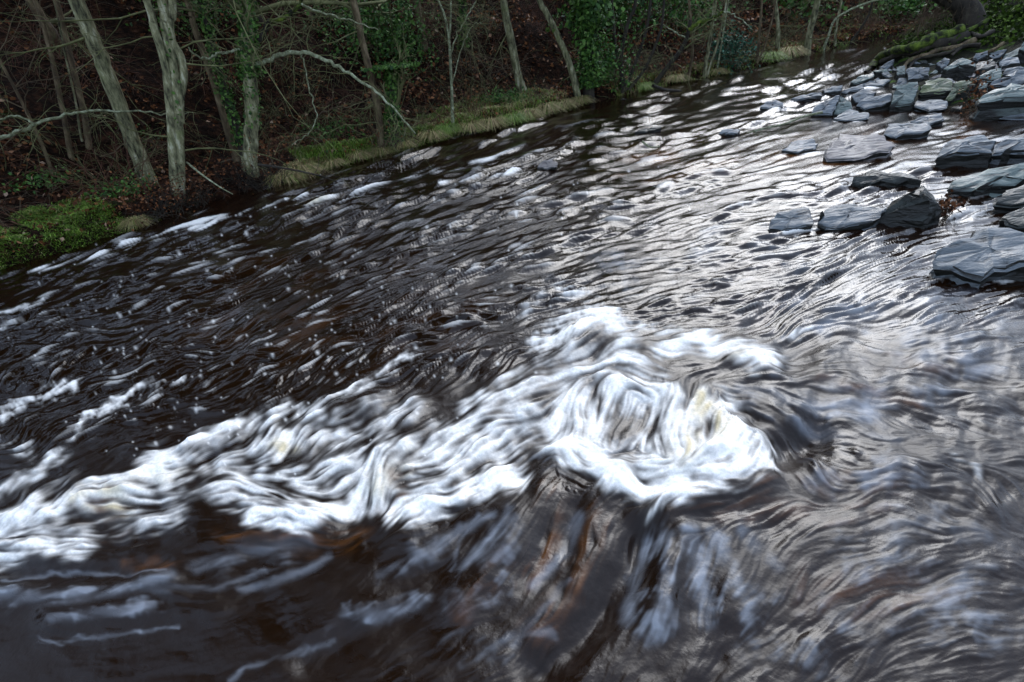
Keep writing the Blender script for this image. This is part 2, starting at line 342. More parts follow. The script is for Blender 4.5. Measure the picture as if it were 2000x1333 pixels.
# to grid-index direction: image right/down -> a,b
dxp, dyp = np.cos(ang), -np.sin(ang)
dA = dxp*cs - dyp*sn; dB = dxp*sn + dyp*cs
dl = np.hypot(dA, dB); dA /= dl; dB /= dl
ia, ib = np.meshgrid(np.arange(na), np.arange(nb), indexing='ij')
def bil(G, x, y):
    x = np.clip(x, 0, na-1.001); y = np.clip(y, 0, nb-1.001)
    xi = x.astype(np.int32); yi = y.astype(np.int32); fx = (x-xi).astype(np.float32); fy = (y-yi).astype(np.float32)
    k = xi*nb+yi; g = G.ravel()
    return (g[k]*(1-fx)+g[k+nb]*fx)*(1-fy)+(g[k+1]*(1-fx)+g[k+nb+1]*fx)*fy
def blur(G, s):
    fa = np.fft.fftfreq(na)[:, None]; fb = np.fft.rfftfreq(nb)[None]
    return np.fft.irfft2(np.fft.rfft2(G)*np.exp(-2*np.pi**2*s*s*(fa*fa+fb*fb)), s=(na, nb))
dA32 = dA.astype(np.float32); dB32 = dB.astype(np.float32)
def lic(G, L, steps, norm=True):
    G = G.astype(np.float32); out = G.copy(); st = L/steps
    for sg in (1, -1):
        x = ia.astype(np.float32); y = ib.astype(np.float32)
        for k in range(steps):
            if k % 2 == 0:
                ux = bil(dA32, x, y); uy = bil(dB32, x, y)
                if k: # keep the line's sense
                    s = np.sign(ux*px_+uy*py_); ux = ux*s; uy = uy*s
                else: ux, uy = ux*sg, uy*sg
                px_, py_ = ux, uy
            x = x+ux*st; y = y+uy*st
            out += bil(G, x, y)*(1-k/steps)
    if not norm: return out/(1+2*sum(1-k/steps for k in range(steps)))
    out -= out.mean(); return out/out.std()
def wn(s):
    g = blur(rng.normal(0, 1, (na, nb)), s); return g/g.std()
SC = 2.0/STEP
L1 = lic(wn(1.0*SC), 16*SC, 8)
L2 = lic(wn(2.0*SC), 24*SC, 12)
I2 = wn(2.2*SC); I1 = wn(1.1*SC); I3 = wn(5*SC)
L3 = lic(wn(4.4*SC), 34*SC, 12)
L4 = lic(wn(12*SC), 56*SC, 14)
LF = lic(wn(1.4*SC), 11*SC, 6)
LN = lic(wn(.75*SC), 13*SC, 8)

# outlines of the rocks, as seen, kept here because the current breaks white on them
rocks = [
 ([(1611,302),(1625,278),(1639,262),(1690,265),(1728,266),(1746,285),(1735,296),(1687,307),(1618,312)],'slate_pink','pinkish flat slab with a dark crack lying alone in the shallow pool',.05,.10),
 ([(1528,293),(1549,278),(1587,271),(1597,281),(1588,290),(1560,297)],'slate_pale','small pale oval rock awash just left of the pinkish slab',.04,.1),
 ([(1727,262),(1735,243),(1775,241),(1815,241),(1815,255),(1785,262),(1750,268)],'slate','smooth grey slab behind the pinkish slab in the pool',.05,None),
 ([(1778,238),(1800,229),(1839,221),(1844,232),(1815,243),(1780,241)],'slate','thin wedge of grey slate poking up behind the smooth grey slab',.04,None),
 ([(1585,224),(1594,207),(1618,194),(1640,186),(1632,206),(1625,224)],'slate_pale','angular pale rock with steep white face at the river edge',.04,.7),
 ([(1629,223),(1636,200),(1642,188),(1662,200),(1664,212),(1650,222)],'slate_green','dark green triangular rock leaning on the angular pale rock',.03,.8),
 ([(1628,232),(1645,221),(1659,214),(1697,221),(1694,231),(1652,235)],'slate','low grey rock awash in front of the dark green triangular rock',.03,.1),
 ([(1740,207),(1744,190),(1756,166),(1775,161),(1792,160),(1793,174),(1785,199),(1766,205)],'slate_green','bright upright grey-green slab standing between the pool and the roots',.10,.8),
 ([(1799,176),(1806,160),(1835,152),(1860,159),(1858,178),(1825,180),(1801,182)],'slate_moss','yellowish lichen-covered boulder with a white spot',.14,.45),
 ([(1846,196),(1860,178),(1863,162),(1891,157),(1905,166),(1887,174),(1870,181),(1860,194)],'slate_moss','hooked lichen-tinted slab right of the yellowish boulder',.05,.7),
 ([(1787,208),(1791,197),(1825,195),(1846,198),(1849,210),(1815,217)],'slate','pale smooth rock at the waterline under the yellowish boulder',.04,.15),
 ([(1913,196),(1918,188),(1963,172),(1998,167),(2050,158),(2052,182),(1963,192),(1916,200)],'slate_green','long flat-topped slab with a black undercut face at the right',.22,.2),
 ([(1932,168),(1949,155),(1977,145),(2003,138),(2035,146),(1993,162),(1963,169)],'slate','broad tilted slab above the long undercut slab',.10,.4),
 ([(1904,152),(1925,142),(1942,135),(1956,133),(1954,153),(1929,157)],'slate_green','square-ended tilted slab in the middle of the rock pile',.08,.6),
 ([(1842,136),(1863,121),(1880,114),(1901,121),(1904,131),(1873,129),(1850,139)],'slate_green','grey slab with a peaked top overhanging black shadow',.16,.5),
 ([(1905,128),(1912,122),(1939,116),(1945,128),(1925,136),(1908,138)],'slate_dark','dark block wedged beside the peaked slab',.10,.3),
 ([(1770,136),(1785,132),(1815,132),(1814,149),(1790,154),(1773,157)],'slate','grey rock with square top just below the twisted roots',.06,.6),
 ([(1751,131),(1768,128),(1767,145),(1752,147)],'slate_green','small greenish block under the ends of the roots',.05,.6),
 ([(1661,161),(1684,147),(1706,141),(1707,150),(1688,158),(1673,163)],'slate_green','flat wedge slab pointing into the river below the root tip',.10,.35),
 ([(1718,132),(1733,122),(1747,116),(1743,129),(1730,138)],'slate','small triangular slab tucked under the mossy root',.05,.8),
 ([(1686,164),(1715,152),(1739,156),(1724,167),(1694,169)],'slate','low wet rock behind the little backwater',.04,None),
 ([(1606,176),(1625,169),(1646,167),(1642,178),(1611,182)],'slate','small rounded rock farthest out in the group of low rocks',.04,None),
 ([(1644,180),(1665,170),(1686,164),(1687,172),(1655,182)],'slate','flat wet rock between the wedge slab and the low rocks',.04,None),
 ([(1663,188),(1684,174),(1712,180),(1697,195),(1673,200)],'slate','grey angular rock behind the low double-topped rock',.05,None),
 ([(1672,208),(1692,190),(1741,183),(1740,199),(1722,206),(1688,214)],'slate','low double-topped grey rock left of the upright slab',.05,.45),
 ([(1546,193),(1566,186),(1604,181),(1605,188),(1560,195)],'slate','long thin rock barely breaking the surface upstream',.03,None),
 ([(1485,210),(1500,197),(1515,195),(1529,201),(1528,208),(1502,212)],'slate_pale','small pale rock standing alone far out in the river',.04,.5),
 ([(1830,309),(1841,290),(1860,273),(1890,268),(1922,264),(1946,276),(1938,299),(1890,300),(1850,304)],'slate','striped boulder with a mossy crest and black wet side',.13,.32),
 ([(1940,300),(1942,286),(1965,273),(2000,262),(2055,254),(2060,285),(2000,296),(1963,299)],'slate','rounded grey boulder against the striped boulder at the right edge',.13,.3),
 ([(1850,372),(1877,348),(1929,331),(2000,319),(2080,308),(2084,352),(2000,350),(1956,364),(1922,372),(1895,376)],'slate_green','large sloping grey-green slab dipping into the current',.05,.28),
 ([(1945,398),(1960,385),(1985,368),(2030,350),(2080,345),(2080,385),(2000,398)],'slate_dark','black rock hidden under the large sloping slab',.10,.2),
 ([(1831,520),(1832,500),(1840,485),(1877,466),(1905,452),(1946,446),(2000,455),(2070,470),(2075,508),(1991,513),(1940,524),(1885,532)],'slate','big squarish boulder with a dark undercut nearest at the right edge',.11,.16),
 ([(1503,447),(1507,428),(1525,414),(1550,409),(1571,404),(1583,412),(1587,438),(1550,447)],'slate','low dark-topped rock at the left end of the mid-stream row',.04,.3),
 ([(1597,436),(1603,420),(1612,410),(1646,400),(1701,404),(1732,408),(1704,432),(1660,440),(1632,447)],'slate','smooth rounded slab awash in the middle of the mid-stream row',.05,.22),
 ([(1664,357),(1684,345),(1704,331),(1722,336),(1763,338),(1800,354),(1750,358),(1700,359)],'slate_dark','long dark ribbed rock with water pouring off its right end',.04,.35),
 ([(1956,426),(1977,414),(2000,405),(2060,394),(2060,436),(2000,440),(1970,436)],'slate_dark','dark jagged rock at the right edge above the squarish boulder',.08,.3),
 ([(1939,230),(1977,216),(2000,210),(2060,203),(2062,224),(1990,230)],'slate','flat grey slab lying in the pool at the right edge',.03,.1),
 ([(1948,121),(1969,105),(2003,87),(2050,78),(2052,108),(2002,116),(1978,118)],'slate_green','biggest steep slab at the top right of the pile',.10,.75),
 ([(1952,121),(1965,113),(1988,112),(1992,124),(1958,130)],'slate_pale','pale broken slab just under the biggest steep slab',.06,.5),
 ([(1959,144),(1966,134),(1993,130),(2012,128),(2008,142),(1975,148)],'slate','grey-brown rock between the pale broken slab and the broad tilted slab',.06,.5),
 ([(1901,114),(1914,105),(1929,99),(1929,108),(1910,118)],'slate','narrow rock at the foot of the mossy bank',.06,.8),
 ([(1931,110),(1948,99),(1967,97),(1955,111),(1940,116)],'slate','bluish rock tucked against the mossy bank',.06,.8),
 ([(1907,171),(1918,161),(1930,163),(1927,172),(1913,175)],'slate_green','small round grey stone beside the dead leaf clump',.05,.7),
 ([(1847,147),(1860,142),(1877,143),(1874,149),(1858,151)],'slate_green','small flat green-grey stone under the peaked slab',.05,.5),
 ([(1813,154),(1830,148),(1846,144),(1843,150),(1826,154)],'slate_pink','thin sandy-coloured stone behind the yellowish boulder',.06,.4),
 ([(1829,124),(1845,113),(1856,116),(1850,130),(1838,134)],'slate','round dark grey rock among the root ends',.06,.7),
 ([(1992,96),(2010,70),(2060,60),(2062,84),(2010,100)],'slate_green','mossy slab at the foot of the ivy bank on the right edge',.10,.8),
 ([(1050,326),(1060,315),(1078,312),(1088,318),(1086,325),(1068,330)],'slate_pink','single pinkish rock awash far out in mid river',.03,.4),
 ([(1240,259),(1262,251),(1290,246),(1291,250),(1262,258)],'slate_dark','thin black rock edge breaking the water in mid river',.03,None),
 ([(1404,262),(1410,254),(1430,252),(1446,254),(1440,262)],'slate_pale','small pale rock with a black tip at the end of the driftwood',.03,.4),
 ([(1690,168),(1699,160),(1712,160),(1708,168)],'slate_pale','tiny pale stone beside the backwater',.03,.4),
 ([(1765,199),(1772,190),(1784,188),(1781,200)],'slate_moss','little mossy stone beneath the bright upright slab',.03,.5),
 ([(1857,212),(1870,206),(1880,207),(1876,214)],'slate_dark','small black stone under the hooked slab',.04,.3),
]
rim_s = []
for r_ in rocks[:36]:
    q_ = sorted(r_[0], key=lambda a: -a[1])[:3]; q_ = sorted(q_)
    rim_s.append(([(a, b_+4) for a, b_ in q_], 3.2, .42))
# painted-in-place layout of white water, painted sky sheen and swells, on a coarse canvas laid over the river
CS = 3.0; CX0, CY0 = -300, -50
cw, ch = int(2700/CS), int(1750/CS)
cgx, cgy = np.meshgrid(CX0+np.arange(cw)*CS, CY0+np.arange(ch)*CS, indexing='ij')
def canvas(strokes, mode='max'):
    G = np.zeros((cw, ch))
    for pts, w, v in strokes:
        pts = np.array(pts, float)
        if len(pts) == 1: pts = np.vstack([pts, pts+[.1, 0]])
        m = 2.6*w
        x0 = int(max(0, (pts[:, 0].min()-m-CX0)/CS)); x1 = int(min(cw, (pts[:, 0].max()+m-CX0)/CS+2))
        y0 = int(max(0, (pts[:, 1].min()-m-CY0)/CS)); y1 = int(min(ch, (pts[:, 1].max()+m-CY0)/CS+2))
        if x1 <= x0 or y1 <= y0: continue
        gx = cgx[x0:x1, y0:y1]; gy = cgy[x0:x1, y0:y1]; d2 = np.full(gx.shape, 1e12)
        for i in range(len(pts)-1):
            a = pts[i]; ab = pts[i+1]-a; t = np.clip(((gx-a[0])*ab[0]+(gy-a[1])*ab[1])/(ab@ab), 0, 1)
            d2 = np.minimum(d2, (gx-a[0]-t*ab[0])**2+(gy-a[1]-t*ab[1])**2)
        k = v*np.exp(-(d2/(w*w))**1.2)
        if mode == 'max': G[x0:x1, y0:y1] = np.maximum(G[x0:x1, y0:y1], k)
        else: G[x0:x1, y0:y1] += k
    return G
def oncanvas(G, warp=0):
    x = (PX+warp*fbm(PX/45, PY/35, 3, 61)-CX0)/CS; y = (PY+warp*fbm(PX/45, PY/35, 3, 71)-CY0)/CS
    x = np.clip(x, 0, cw-1.001); y = np.clip(y, 0, ch-1.001)
    xi = x.astype(int); yi = y.astype(int); fx = x-xi; fy = y-yi
    return (G[xi, yi]*(1-fx)+G[xi+1, yi]*fx)*(1-fy)+(G[xi, yi+1]*(1-fx)+G[xi+1, yi+1]*fx)*fy
foam_s = [
 ([(1180,700),(1260,760),(1300,830)],40,.62),([(1130,800),(1160,850)],30,.7),([(330,900),(500,880),(660,850),(800,800)],34,.42),([(820,920),(940,880),(1020,830)],44,.55),([(450,960),(620,950),(720,920)],36,.55),([(60,1000),(160,975),(300,940)],36,.5),([(950,790),(1050,740),(1100,700)],30,.5),([(1240,880),(1330,860)],30,.75),
 ([(1245,958),(1350,958),(1440,935),(1488,895)],26,1.1),([(1080,850),(1120,892),(1180,918),(1250,948)],26,1.05),([(1085,860),(1105,800),(1095,740)],26,.8),
 ([(1290,905),(1380,890),(1450,890)],42,1.0),([(1340,830),(1390,800),(1440,860)],36,.95),([(1290,690),(1360,665),(1440,690),(1505,700)],24,.95),([(1475,712),(1512,722)],13,1.0),
 ([(1060,680),(1110,640),(1180,620),(1225,690),(1200,760)],28,.82),([(1100,565),(1180,600),(1200,650)],22,.55),([(1120,720),(1170,700),(1250,730),(1290,770)],32,.72),
 ([(1200,800),(1260,800),(1310,780)],28,.45),([(1170,860),(1240,900)],34,.6),([(1060,580),(1010,620)],16,.35),([(1240,640),(1320,650)],14,.6),([(1150,780),(1160,840)],20,.65),
 ([(0,1042),(90,1012),(180,962),(260,932),(330,902)],20,.85),([(240,965),(400,930),(520,960),(640,985)],38,.58),([(500,1012),(590,1022),(660,1000),(720,965)],20,.88),
 ([(765,1005),(850,985),(930,952),(1005,930)],26,1.0),([(742,985),(745,930),(770,895),(830,880),(900,880),(960,890)],24,.78),([(880,850),(960,800),(1040,760),(1085,740)],32,.66),
 ([(900,900),(1000,850),(1060,810)],28,.6),([(545,840),(552,880),(512,920)],11,.85),([(520,870),(570,865)],9,.8),([(300,900),(420,850),(540,815),(620,800)],16,.66),([(640,910),(690,897)],10,.85),
 ([(600,930),(700,900),(760,860)],22,.45),([(420,880),(500,850)],18,.5),([(620,805),(720,745),(800,700)],12,.42),([(660,780),(690,760)],8,.6),([(0,1095),(80,1062),(150,1072)],24,.62),
 ([(120,1042),(250,1035),(350,1005)],24,.42),([(0,1010),(60,990),(120,985)],14,.6),([(0,820),(60,780),(130,765)],16,.52),([(0,870),(60,880)],18,.45),([(0,640),(120,600)],9,.4),([(0,965),(60,930),(120,885)],14,.52),
 ([(150,862),(175,812),(260,775),(360,740)],11,.45),([(0,610),(80,590)],6,.4),
 ([(150,512),(290,462),(380,440),(470,420),(600,395),(700,375),(760,352)],7,.66),([(600,402),(650,392),(690,378)],8,.85),([(372,447),(420,437)],7,1.0),([(560,392),(600,380)],5,.6),
 ([(760,352),(880,330),(1000,300),(1060,290)],7,.45),([(860,358),(1000,340),(1060,327)],6,.55),([(0,545),(100,522),(170,505)],7,.42),([(1050,322),(1085,318)],7,.6),
 ([(1530,657),(1590,642)],6,.55),([(1820,878),(1870,895),(1910,925)],7,.45),([(1860,430),(1940,405),(1990,385)],14,.33),([(1740,375),(1840,368)],10,.33),([(1950,548),(2010,532)],12,.7),
 ([(1530,455),(1600,450)],6,.33),([(1700,300),(1760,288)],5,.33),([(1560,300),(1600,300)],5,.33),([(1270,1010),(1350,980),(1450,965),(1495,940)],7,.5)]
sheen_s = [([(1650,1000),(1950,1120)],150,.34),([(1310,1080),(1270,1200)],55,.75),([(1380,1080),(1400,1200)],50,.5),([(1600,600),(1950,640)],70,.5),([(1430,770),(1600,790),(1900,780)],50,.55),([(1300,1290),(1900,1320)],100,.16),  # pale strokes painted in for blurred sky reflections on the water
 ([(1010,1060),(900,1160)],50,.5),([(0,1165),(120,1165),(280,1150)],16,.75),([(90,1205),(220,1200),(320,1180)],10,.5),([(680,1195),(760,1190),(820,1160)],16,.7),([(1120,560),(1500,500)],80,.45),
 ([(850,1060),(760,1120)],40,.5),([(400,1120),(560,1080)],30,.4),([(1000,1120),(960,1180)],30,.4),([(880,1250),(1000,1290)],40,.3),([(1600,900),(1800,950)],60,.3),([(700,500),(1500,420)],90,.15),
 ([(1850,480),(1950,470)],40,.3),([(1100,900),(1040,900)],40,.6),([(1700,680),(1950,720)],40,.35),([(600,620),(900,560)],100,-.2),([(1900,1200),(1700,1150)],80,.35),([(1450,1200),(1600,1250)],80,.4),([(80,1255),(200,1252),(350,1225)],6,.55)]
amb_s = [([(1500,960),(1620,1000),(1720,960)],40,.5),([(1180,1010),(1130,1120),(1050,1230)],26,.55),([(450,600),(800,640)],110,.14),([(1560,1150),(1800,1180)],45,.4),([(560,1050),(700,1060)],22,.5),([(980,1100),(900,1200)],24,.35),([(1310,985),(1400,1000),(1500,985)],20,.55),([(1560,960),(1650,930)],20,.5),([(760,990),(775,960)],22,1.0),([(1080,960),(1060,1080),(1040,1130)],22,.7),([(840,1000),(1000,950)],14,.6),([(250,1105),(340,1105)],12,.8),
 ([(440,1045),(500,1030),(700,1040)],18,.6),([(180,1000),(220,985)],25,.8),([(200,1050),(240,1035)],14,.6),([(1700,700),(1850,720)],18,.5),([(1600,740),(1800,790)],10,.5),([(1700,1150),(1850,1160)],40,.35),([(1200,330),(1600,300),(1900,262)],34,.8),
 ([(500,560),(900,640)],100,.12),([(150,1060),(200,1060)],10,.6)]
tan_s = [([(1370,790),(1390,850),(1330,900)],30,1.0),([(1330,650),(1300,700)],18,.6),([(1420,700),(1450,705)],22,.5),([(160,985),(230,985)],28,.9),([(540,880),(575,885)],14,.9),([(740,960),(790,900)],22,.7),([(260,950),(400,930)],25,.35),([(610,400),(640,395)],6,.9)]
hgt_s = [([(1245,985),(1330,985),(1420,975),(1500,940)],22,.045),([(1380,870)],75,.10),([(1280,930),(1400,935),(1470,890)],26,.05),([(1110,880),(1200,925)],22,.05),([(1430,690),(1500,705)],24,.09),([(1340,670)],26,.05),
 ([(1130,650),(1200,640)],30,.05),([(1530,880),(1590,850)],26,-.11),([(1540,700),(1600,650)],22,-.05),([(1150,790)],36,-.05),([(1270,820)],30,-.05),
 ([(745,960),(755,900),(790,880)],18,.07),([(775,990)],16,-.05),([(850,975),(960,940)],22,.05),([(540,1000),(640,1000)],26,.05),([(330,950),(450,930)],24,.04),([(150,975),(250,945)],20,.05),
 ([(545,850),(530,900)],14,.05),([(660,900),(740,860)],18,.04),([(950,810),(1040,770)],22,.05),
 ([(1060,960),(1000,1060),(900,1180)],24,.05),([(1120,1000),(1060,1100)],18,-.045),([(1250,1050),(1180,1180),(1060,1300)],30,-.10),([(1320,1050),(1290,1200)],30,.06),([(1420,1060),(1440,1200)],30,.03),
 ([(0,1125),(180,1122),(330,1108)],10,-.03),([(0,1165),(200,1160),(330,1130)],16,.035),([(90,1210),(300,1190)],14,.03),([(700,1200),(820,1170)],16,.03),([(600,1290),(800,1180)],24,-.04),
 ([(1460,640),(1540,590),(1620,560)],12,-.045),([(1600,570),(1750,560),(1830,600)],30,.05),([(1660,660),(1850,610),(1950,590)],10,-.03),([(1420,790),(1500,830),(1560,870)],12,-.04),([(1480,780),(1560,800)],24,.05),
 ([(1560,520),(1700,480)],30,.03),([(980,520),(1080,490)],16,.04),([(420,440),(650,395)],8,.06),([(640,398)],9,.05),([(1700,790),(1900,850)],16,-.03),([(1740,740),(1950,780)],18,.03),([(1750,900),(1950,1000)],20,.03)]
foam_s = [(p, w*(1.18 if max(q[1] for q in p) > 700 and w > 10 else 1), v) for p, w, v in foam_s]
foam_s += rim_s
sheen2_s = [([(-60,1160),(0,1165),(130,1172),(280,1150),(335,1132)],13,.75),([(100,1215),(180,1205),(300,1188)],8,.6),([(0,1132),(110,1118),(330,1118)],3.5,.6),([(80,1243),(115,1258),(350,1225)],3.5,.6),([(675,1203),(760,1198),(830,1168)],11,.75),  # long silvery reflection streaks, also painted into the water colour
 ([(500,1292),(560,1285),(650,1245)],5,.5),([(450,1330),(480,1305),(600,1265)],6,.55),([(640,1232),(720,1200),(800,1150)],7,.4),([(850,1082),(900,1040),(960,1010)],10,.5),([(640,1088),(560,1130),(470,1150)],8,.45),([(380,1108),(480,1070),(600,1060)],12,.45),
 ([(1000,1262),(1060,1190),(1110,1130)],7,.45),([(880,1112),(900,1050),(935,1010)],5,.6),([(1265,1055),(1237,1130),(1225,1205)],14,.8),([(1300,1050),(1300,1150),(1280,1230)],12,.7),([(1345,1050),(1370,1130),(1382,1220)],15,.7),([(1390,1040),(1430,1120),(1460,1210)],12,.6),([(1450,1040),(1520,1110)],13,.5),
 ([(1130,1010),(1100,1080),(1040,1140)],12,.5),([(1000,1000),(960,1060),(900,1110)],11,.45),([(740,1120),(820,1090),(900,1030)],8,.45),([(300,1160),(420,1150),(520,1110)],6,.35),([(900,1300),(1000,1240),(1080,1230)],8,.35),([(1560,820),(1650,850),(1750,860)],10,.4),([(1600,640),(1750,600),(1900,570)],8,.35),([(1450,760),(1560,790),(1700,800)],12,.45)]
sheen2 = oncanvas(canvas(sheen2_s), 10)
foam = oncanvas(canvas(foam_s), 26*sstep(450, 800, PY)); sheen = oncanvas(canvas(sheen_s, 'add'), 30); amb = oncanvas(canvas(amb_s), 20); tan = oncanvas(canvas(tan_s), 20)
hgt = blur(oncanvas(canvas([(p, w*1.25, v*.62) for p, w, v in hgt_s], 'add'), 5), 5)

# silky zone (long exposure) against crisp wavelets upstream
edge = 830 + .0*PX
line = np.interp(PX, [-200, 0, 300, 700, 1050, 1150, 1400, 1700, 2000, 2300], [960, 900, 830, 760, 690, 640, 640, 640, 620, 620])
silk = sstep(-60, 70, PY-line)
# wavelets in world space
fl = far[-6]-far[3]; fl = fl/np.linalg.norm(fl)
U = WX*fl[0]+WY*fl[1]; Vv = -WX*fl[1]+WY*fl[0]
wx_ = U + .5*gnoise(U*.5, Vv*.5, 5); wy_ = Vv + .35*gnoise(U*.6, Vv*.6, 6)
H = np.zeros_like(PX)
for i, lam in enumerate([1.6, .9, .5, .3, .18, .11, .065, .04]):
    vis = sstep(1.8, 4.0, lam/cell)
    nz = gnoise(wx_/(lam*1.9), wy_/lam, 80+i)
    nz = nz*.6 + (1-2*np.abs(gnoise(wx_/(lam*1.6)+7, wy_/lam+3, 90+i)))*.4
    H += vis*nz*lam*[.016, .022, .024, .026, .036, .056, .085, .10][i]
# cell-scale facets, for the far river where the small waves are under a vertex
H = H*(.42-.36*sstep(620, 400, PY))+np.minimum(cell, 1.35*cellx)*(LF*.05 + L1*.34 + LN*.74)*(1-.6*silk)*np.interp(cell, [.008, .03, .06, .3], [.85, .90, .85, .70])
pu = PX*.956-PY*.292; pv = PX*.292+PY*.956
patch = .38+1.15*sstep(-.30, .35, fbm(pu/230, pv/42, 2, 33))
calm = oncanvas(canvas([([(560,640),(760,600)],110,.5),([(1480,300),(1950,262)],50,1.05),([(1560,250),(1700,235)],25,.8),([(1700,215),(1850,225),(1990,228)],28,.8),([(1150,340),(1500,300)],30,.5),([(250,720),(400,700)],60,.4),([(0,1290),(500,1290),(850,1200)],90,.9),([(1700,130),(1860,60)],25,.4),([(1750,180),(1850,215)],30,.6)], 'add'), 20)
Hs = H*patch*(1-.72*np.clip(calm, 0, 1))
I4 = wn(11*SC)
Hsilk = cell*(L1*(.30-.16*sstep(950, 1150, PY)) + L2*.60 + I2*.12 + L3*1.15 + I3*.55 + L4*2.8 + I4*1.6)*(.45+.9*sstep(-.4, .5, fbm(PX/150, PY/110, 3, 66)))*(1-.6*np.clip(calm, 0, 1))
Z = Hs*(1-.60*silk-.2*sstep(800, 1000, PY)) + Hsilk*silk*.62*(1-.4*sstep(960, 1180, PY+.12*(PX-1000))) + hgt*1.2
fm = foam*(1+.0*silk)
fz = sstep(620, 450, PY)
wisp = (.55*L1+.4*L2+.4*L3+.55*LN+.38*I2+.36*I1+.35*I3)*(1-fz)+(.3*LF+1.9*L1+1.9*LN)*fz-.8*fz
fm = fm*(1-.10*fz)
fo = sstep(.14, 1.28, fm*1.16 + (.27*wisp)*sstep(.05, .5, fm))
fo = np.where(fm < .03, 0, fo)
fo = fo*(1-silk)+silk*lic(fo, 5*SC, 4, False)
# rough boil on the white water
boil = fbm(WX*9, WY*9, 4, 51)
Z += fo*(.25+.75*silk)*(.018*boil + np.minimum(cell, 1.3*cellx)*(L2*.6+L1*.5+I1*.25+I2*.7+I3*1.0+L3*1.3)*.36)
# drifting froth flecks
fleck = np.zeros(na*nb)
zone = oncanvas(canvas([([(450,560),(800,660)],170,.9),([(200,700),(420,800)],120,.9),([(60,600),(300,560)],90,.6),([(700,450),(1000,430)],80,.5),([(1600,180),(1800,100)],40,.4),([(1200,350),(1500,400)],80,.3)]))
kz = np.nonzero((rng.random(na*nb) < zone.ravel()*.0045*(.3+1.4*(fbm(PX.ravel()/60, PY.ravel()/25, 2, 3) > .05))))[0]
fleck[kz] = rng.uniform(.3, .9, len(kz))
fleck = fleck.reshape(na, nb); fleck = np.clip(blur(fleck*(fleck < .8), .6)*2.2+blur(fleck*(fleck >= .8), 1.1)*5, 0, 1)*.9
streak_glint = sstep(1.35, 2.8, LN*.85+L1*.6+L3*.35)*sstep(.05, .6, zone+.3*(1-silk))*(1-silk)*.7  # thin white streaks painted in for sky glints, mixed into the foam
fo = np.clip(fo + fleck + streak_glint*.55, 0, 1)
sheen_mix = np.clip(sheen, 0, 1); pt_ = fbm(PX/120, PY/70, 4, 91)
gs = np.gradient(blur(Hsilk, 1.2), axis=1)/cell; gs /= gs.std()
sheen_mix = sstep(.10, 1.20, sheen_mix*(.52+.17*L2+.16*L3+.20*L1+.16*L4+.14*I2+.18*I3+.30*gs+1.4*pt_))*(1-fo)*.8  # painted sheen, broken up by the streaks and the wave slope
sheen_mix = np.clip(sheen_mix+sheen2*(.55+.22*L3+.16*L2+.08*L1)*(1-fo), 0, 1)
am = np.clip(amb*(.35+.45*L2+.3*L3+.25*L1), 0, 1)
# flatten close to the banks and behind them
sF = sdist(WX, WY, far, 1); sN = sdist(WX, WY, near, 1)
Z = Z*sstep(1.0, -.4, sF)
keepv = (sF < 1.2) & (sN < 2.5)
idx = (np.arange(na-1)[:, None]*nb+np.arange(nb-1)[None])
fk = (keepv[:-1, :-1] | keepv[1:, 1:])
idx = idx[fk].ravel()
Fq = np.stack([idx, idx+1, idx+nb+1, idx+nb], -1)
used = np.zeros(na*nb, bool); used[Fq.ravel()] = True
remap = np.cumsum(used)-1
# keep each mark of the surface over the same ground point
V = np.stack([WX, WY, Z], -1).reshape(-1, 3)[used]
me = mesh_np('river_water', V, remap[Fq])
flat = np.array([me.polygons[0].normal.z])
if flat[0] < 0: me.flip_normals()
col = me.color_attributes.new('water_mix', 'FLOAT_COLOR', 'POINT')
cc = np.stack([fo.ravel()[used], sheen_mix.ravel()[used], am.ravel()[used], np.clip(tan*(.45+.30*L2+.2*I3), 0, 1).ravel()[used]], -1).astype(np.float32)
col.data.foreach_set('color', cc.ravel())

a2 = me.attributes.new('blurred_flow', 'FLOAT', 'POINT')
a2.data.foreach_set('value', (silk*sstep(-1.2, 1.0, pt_*2+.4)).ravel()[used].astype(np.float32))
m, t, b = newmat('river_water'); L = t.links.new
at = t.nodes.new('ShaderNodeAttribute'); at.attribute_name = 'water_mix'; sp = t.nodes.new('ShaderNodeSeparateColor'); L(at.outputs['Color'], sp.inputs[0])
def mixc(f, a, b_):
    x = t.nodes.new('ShaderNodeMixRGB'); L(f, x.inputs[0])
    for i, v in ((1, a), (2, b_)):
        if isinstance(v, tuple): x.inputs[i].default_value = (*v, 1)
        else: L(v, x.inputs[i])
    return x.outputs[0]
c = mixc(sp.outputs[2], (.0085, .0034, .0013), (.075, .028, .007))
c = mixc(sp.outputs[1], c, (.185, .20, .225))  # grey-blue colour stands in for blurred sky reflection
fc = mixc(at.outputs['Alpha'], (.93, .90, .84), (.66, .56, .36))
tf = t.nodes.new('ShaderNodeTexCoord'); nf = t.nodes.new('ShaderNodeTexNoise'); nf.inputs['Scale'].default_value = 55; nf.inputs['Detail'].default_value = 7; nf.inputs['Roughness'].default_value = .7; L(tf.outputs['Object'], nf.inputs['Vector'])
mr = t.nodes.new('ShaderNodeMapRange'); L(nf.outputs['Fac'], mr.inputs[0]); mr.inputs[1].default_value = .3; mr.inputs[2].default_value = .7; mr.inputs[3].default_value = .78; mr.inputs[4].default_value = 1.16
mf = t.nodes.new('ShaderNodeMath'); mf.operation = 'MULTIPLY'; mf.use_clamp = True; L(sp.outputs[0], mf.inputs[0]); L(mr.outputs[0], mf.inputs[1])
c = mixc(mf.outputs[0], c, fc)
L(c, b.inputs['Base Color'])
b.inputs['IOR'].default_value = 1.34
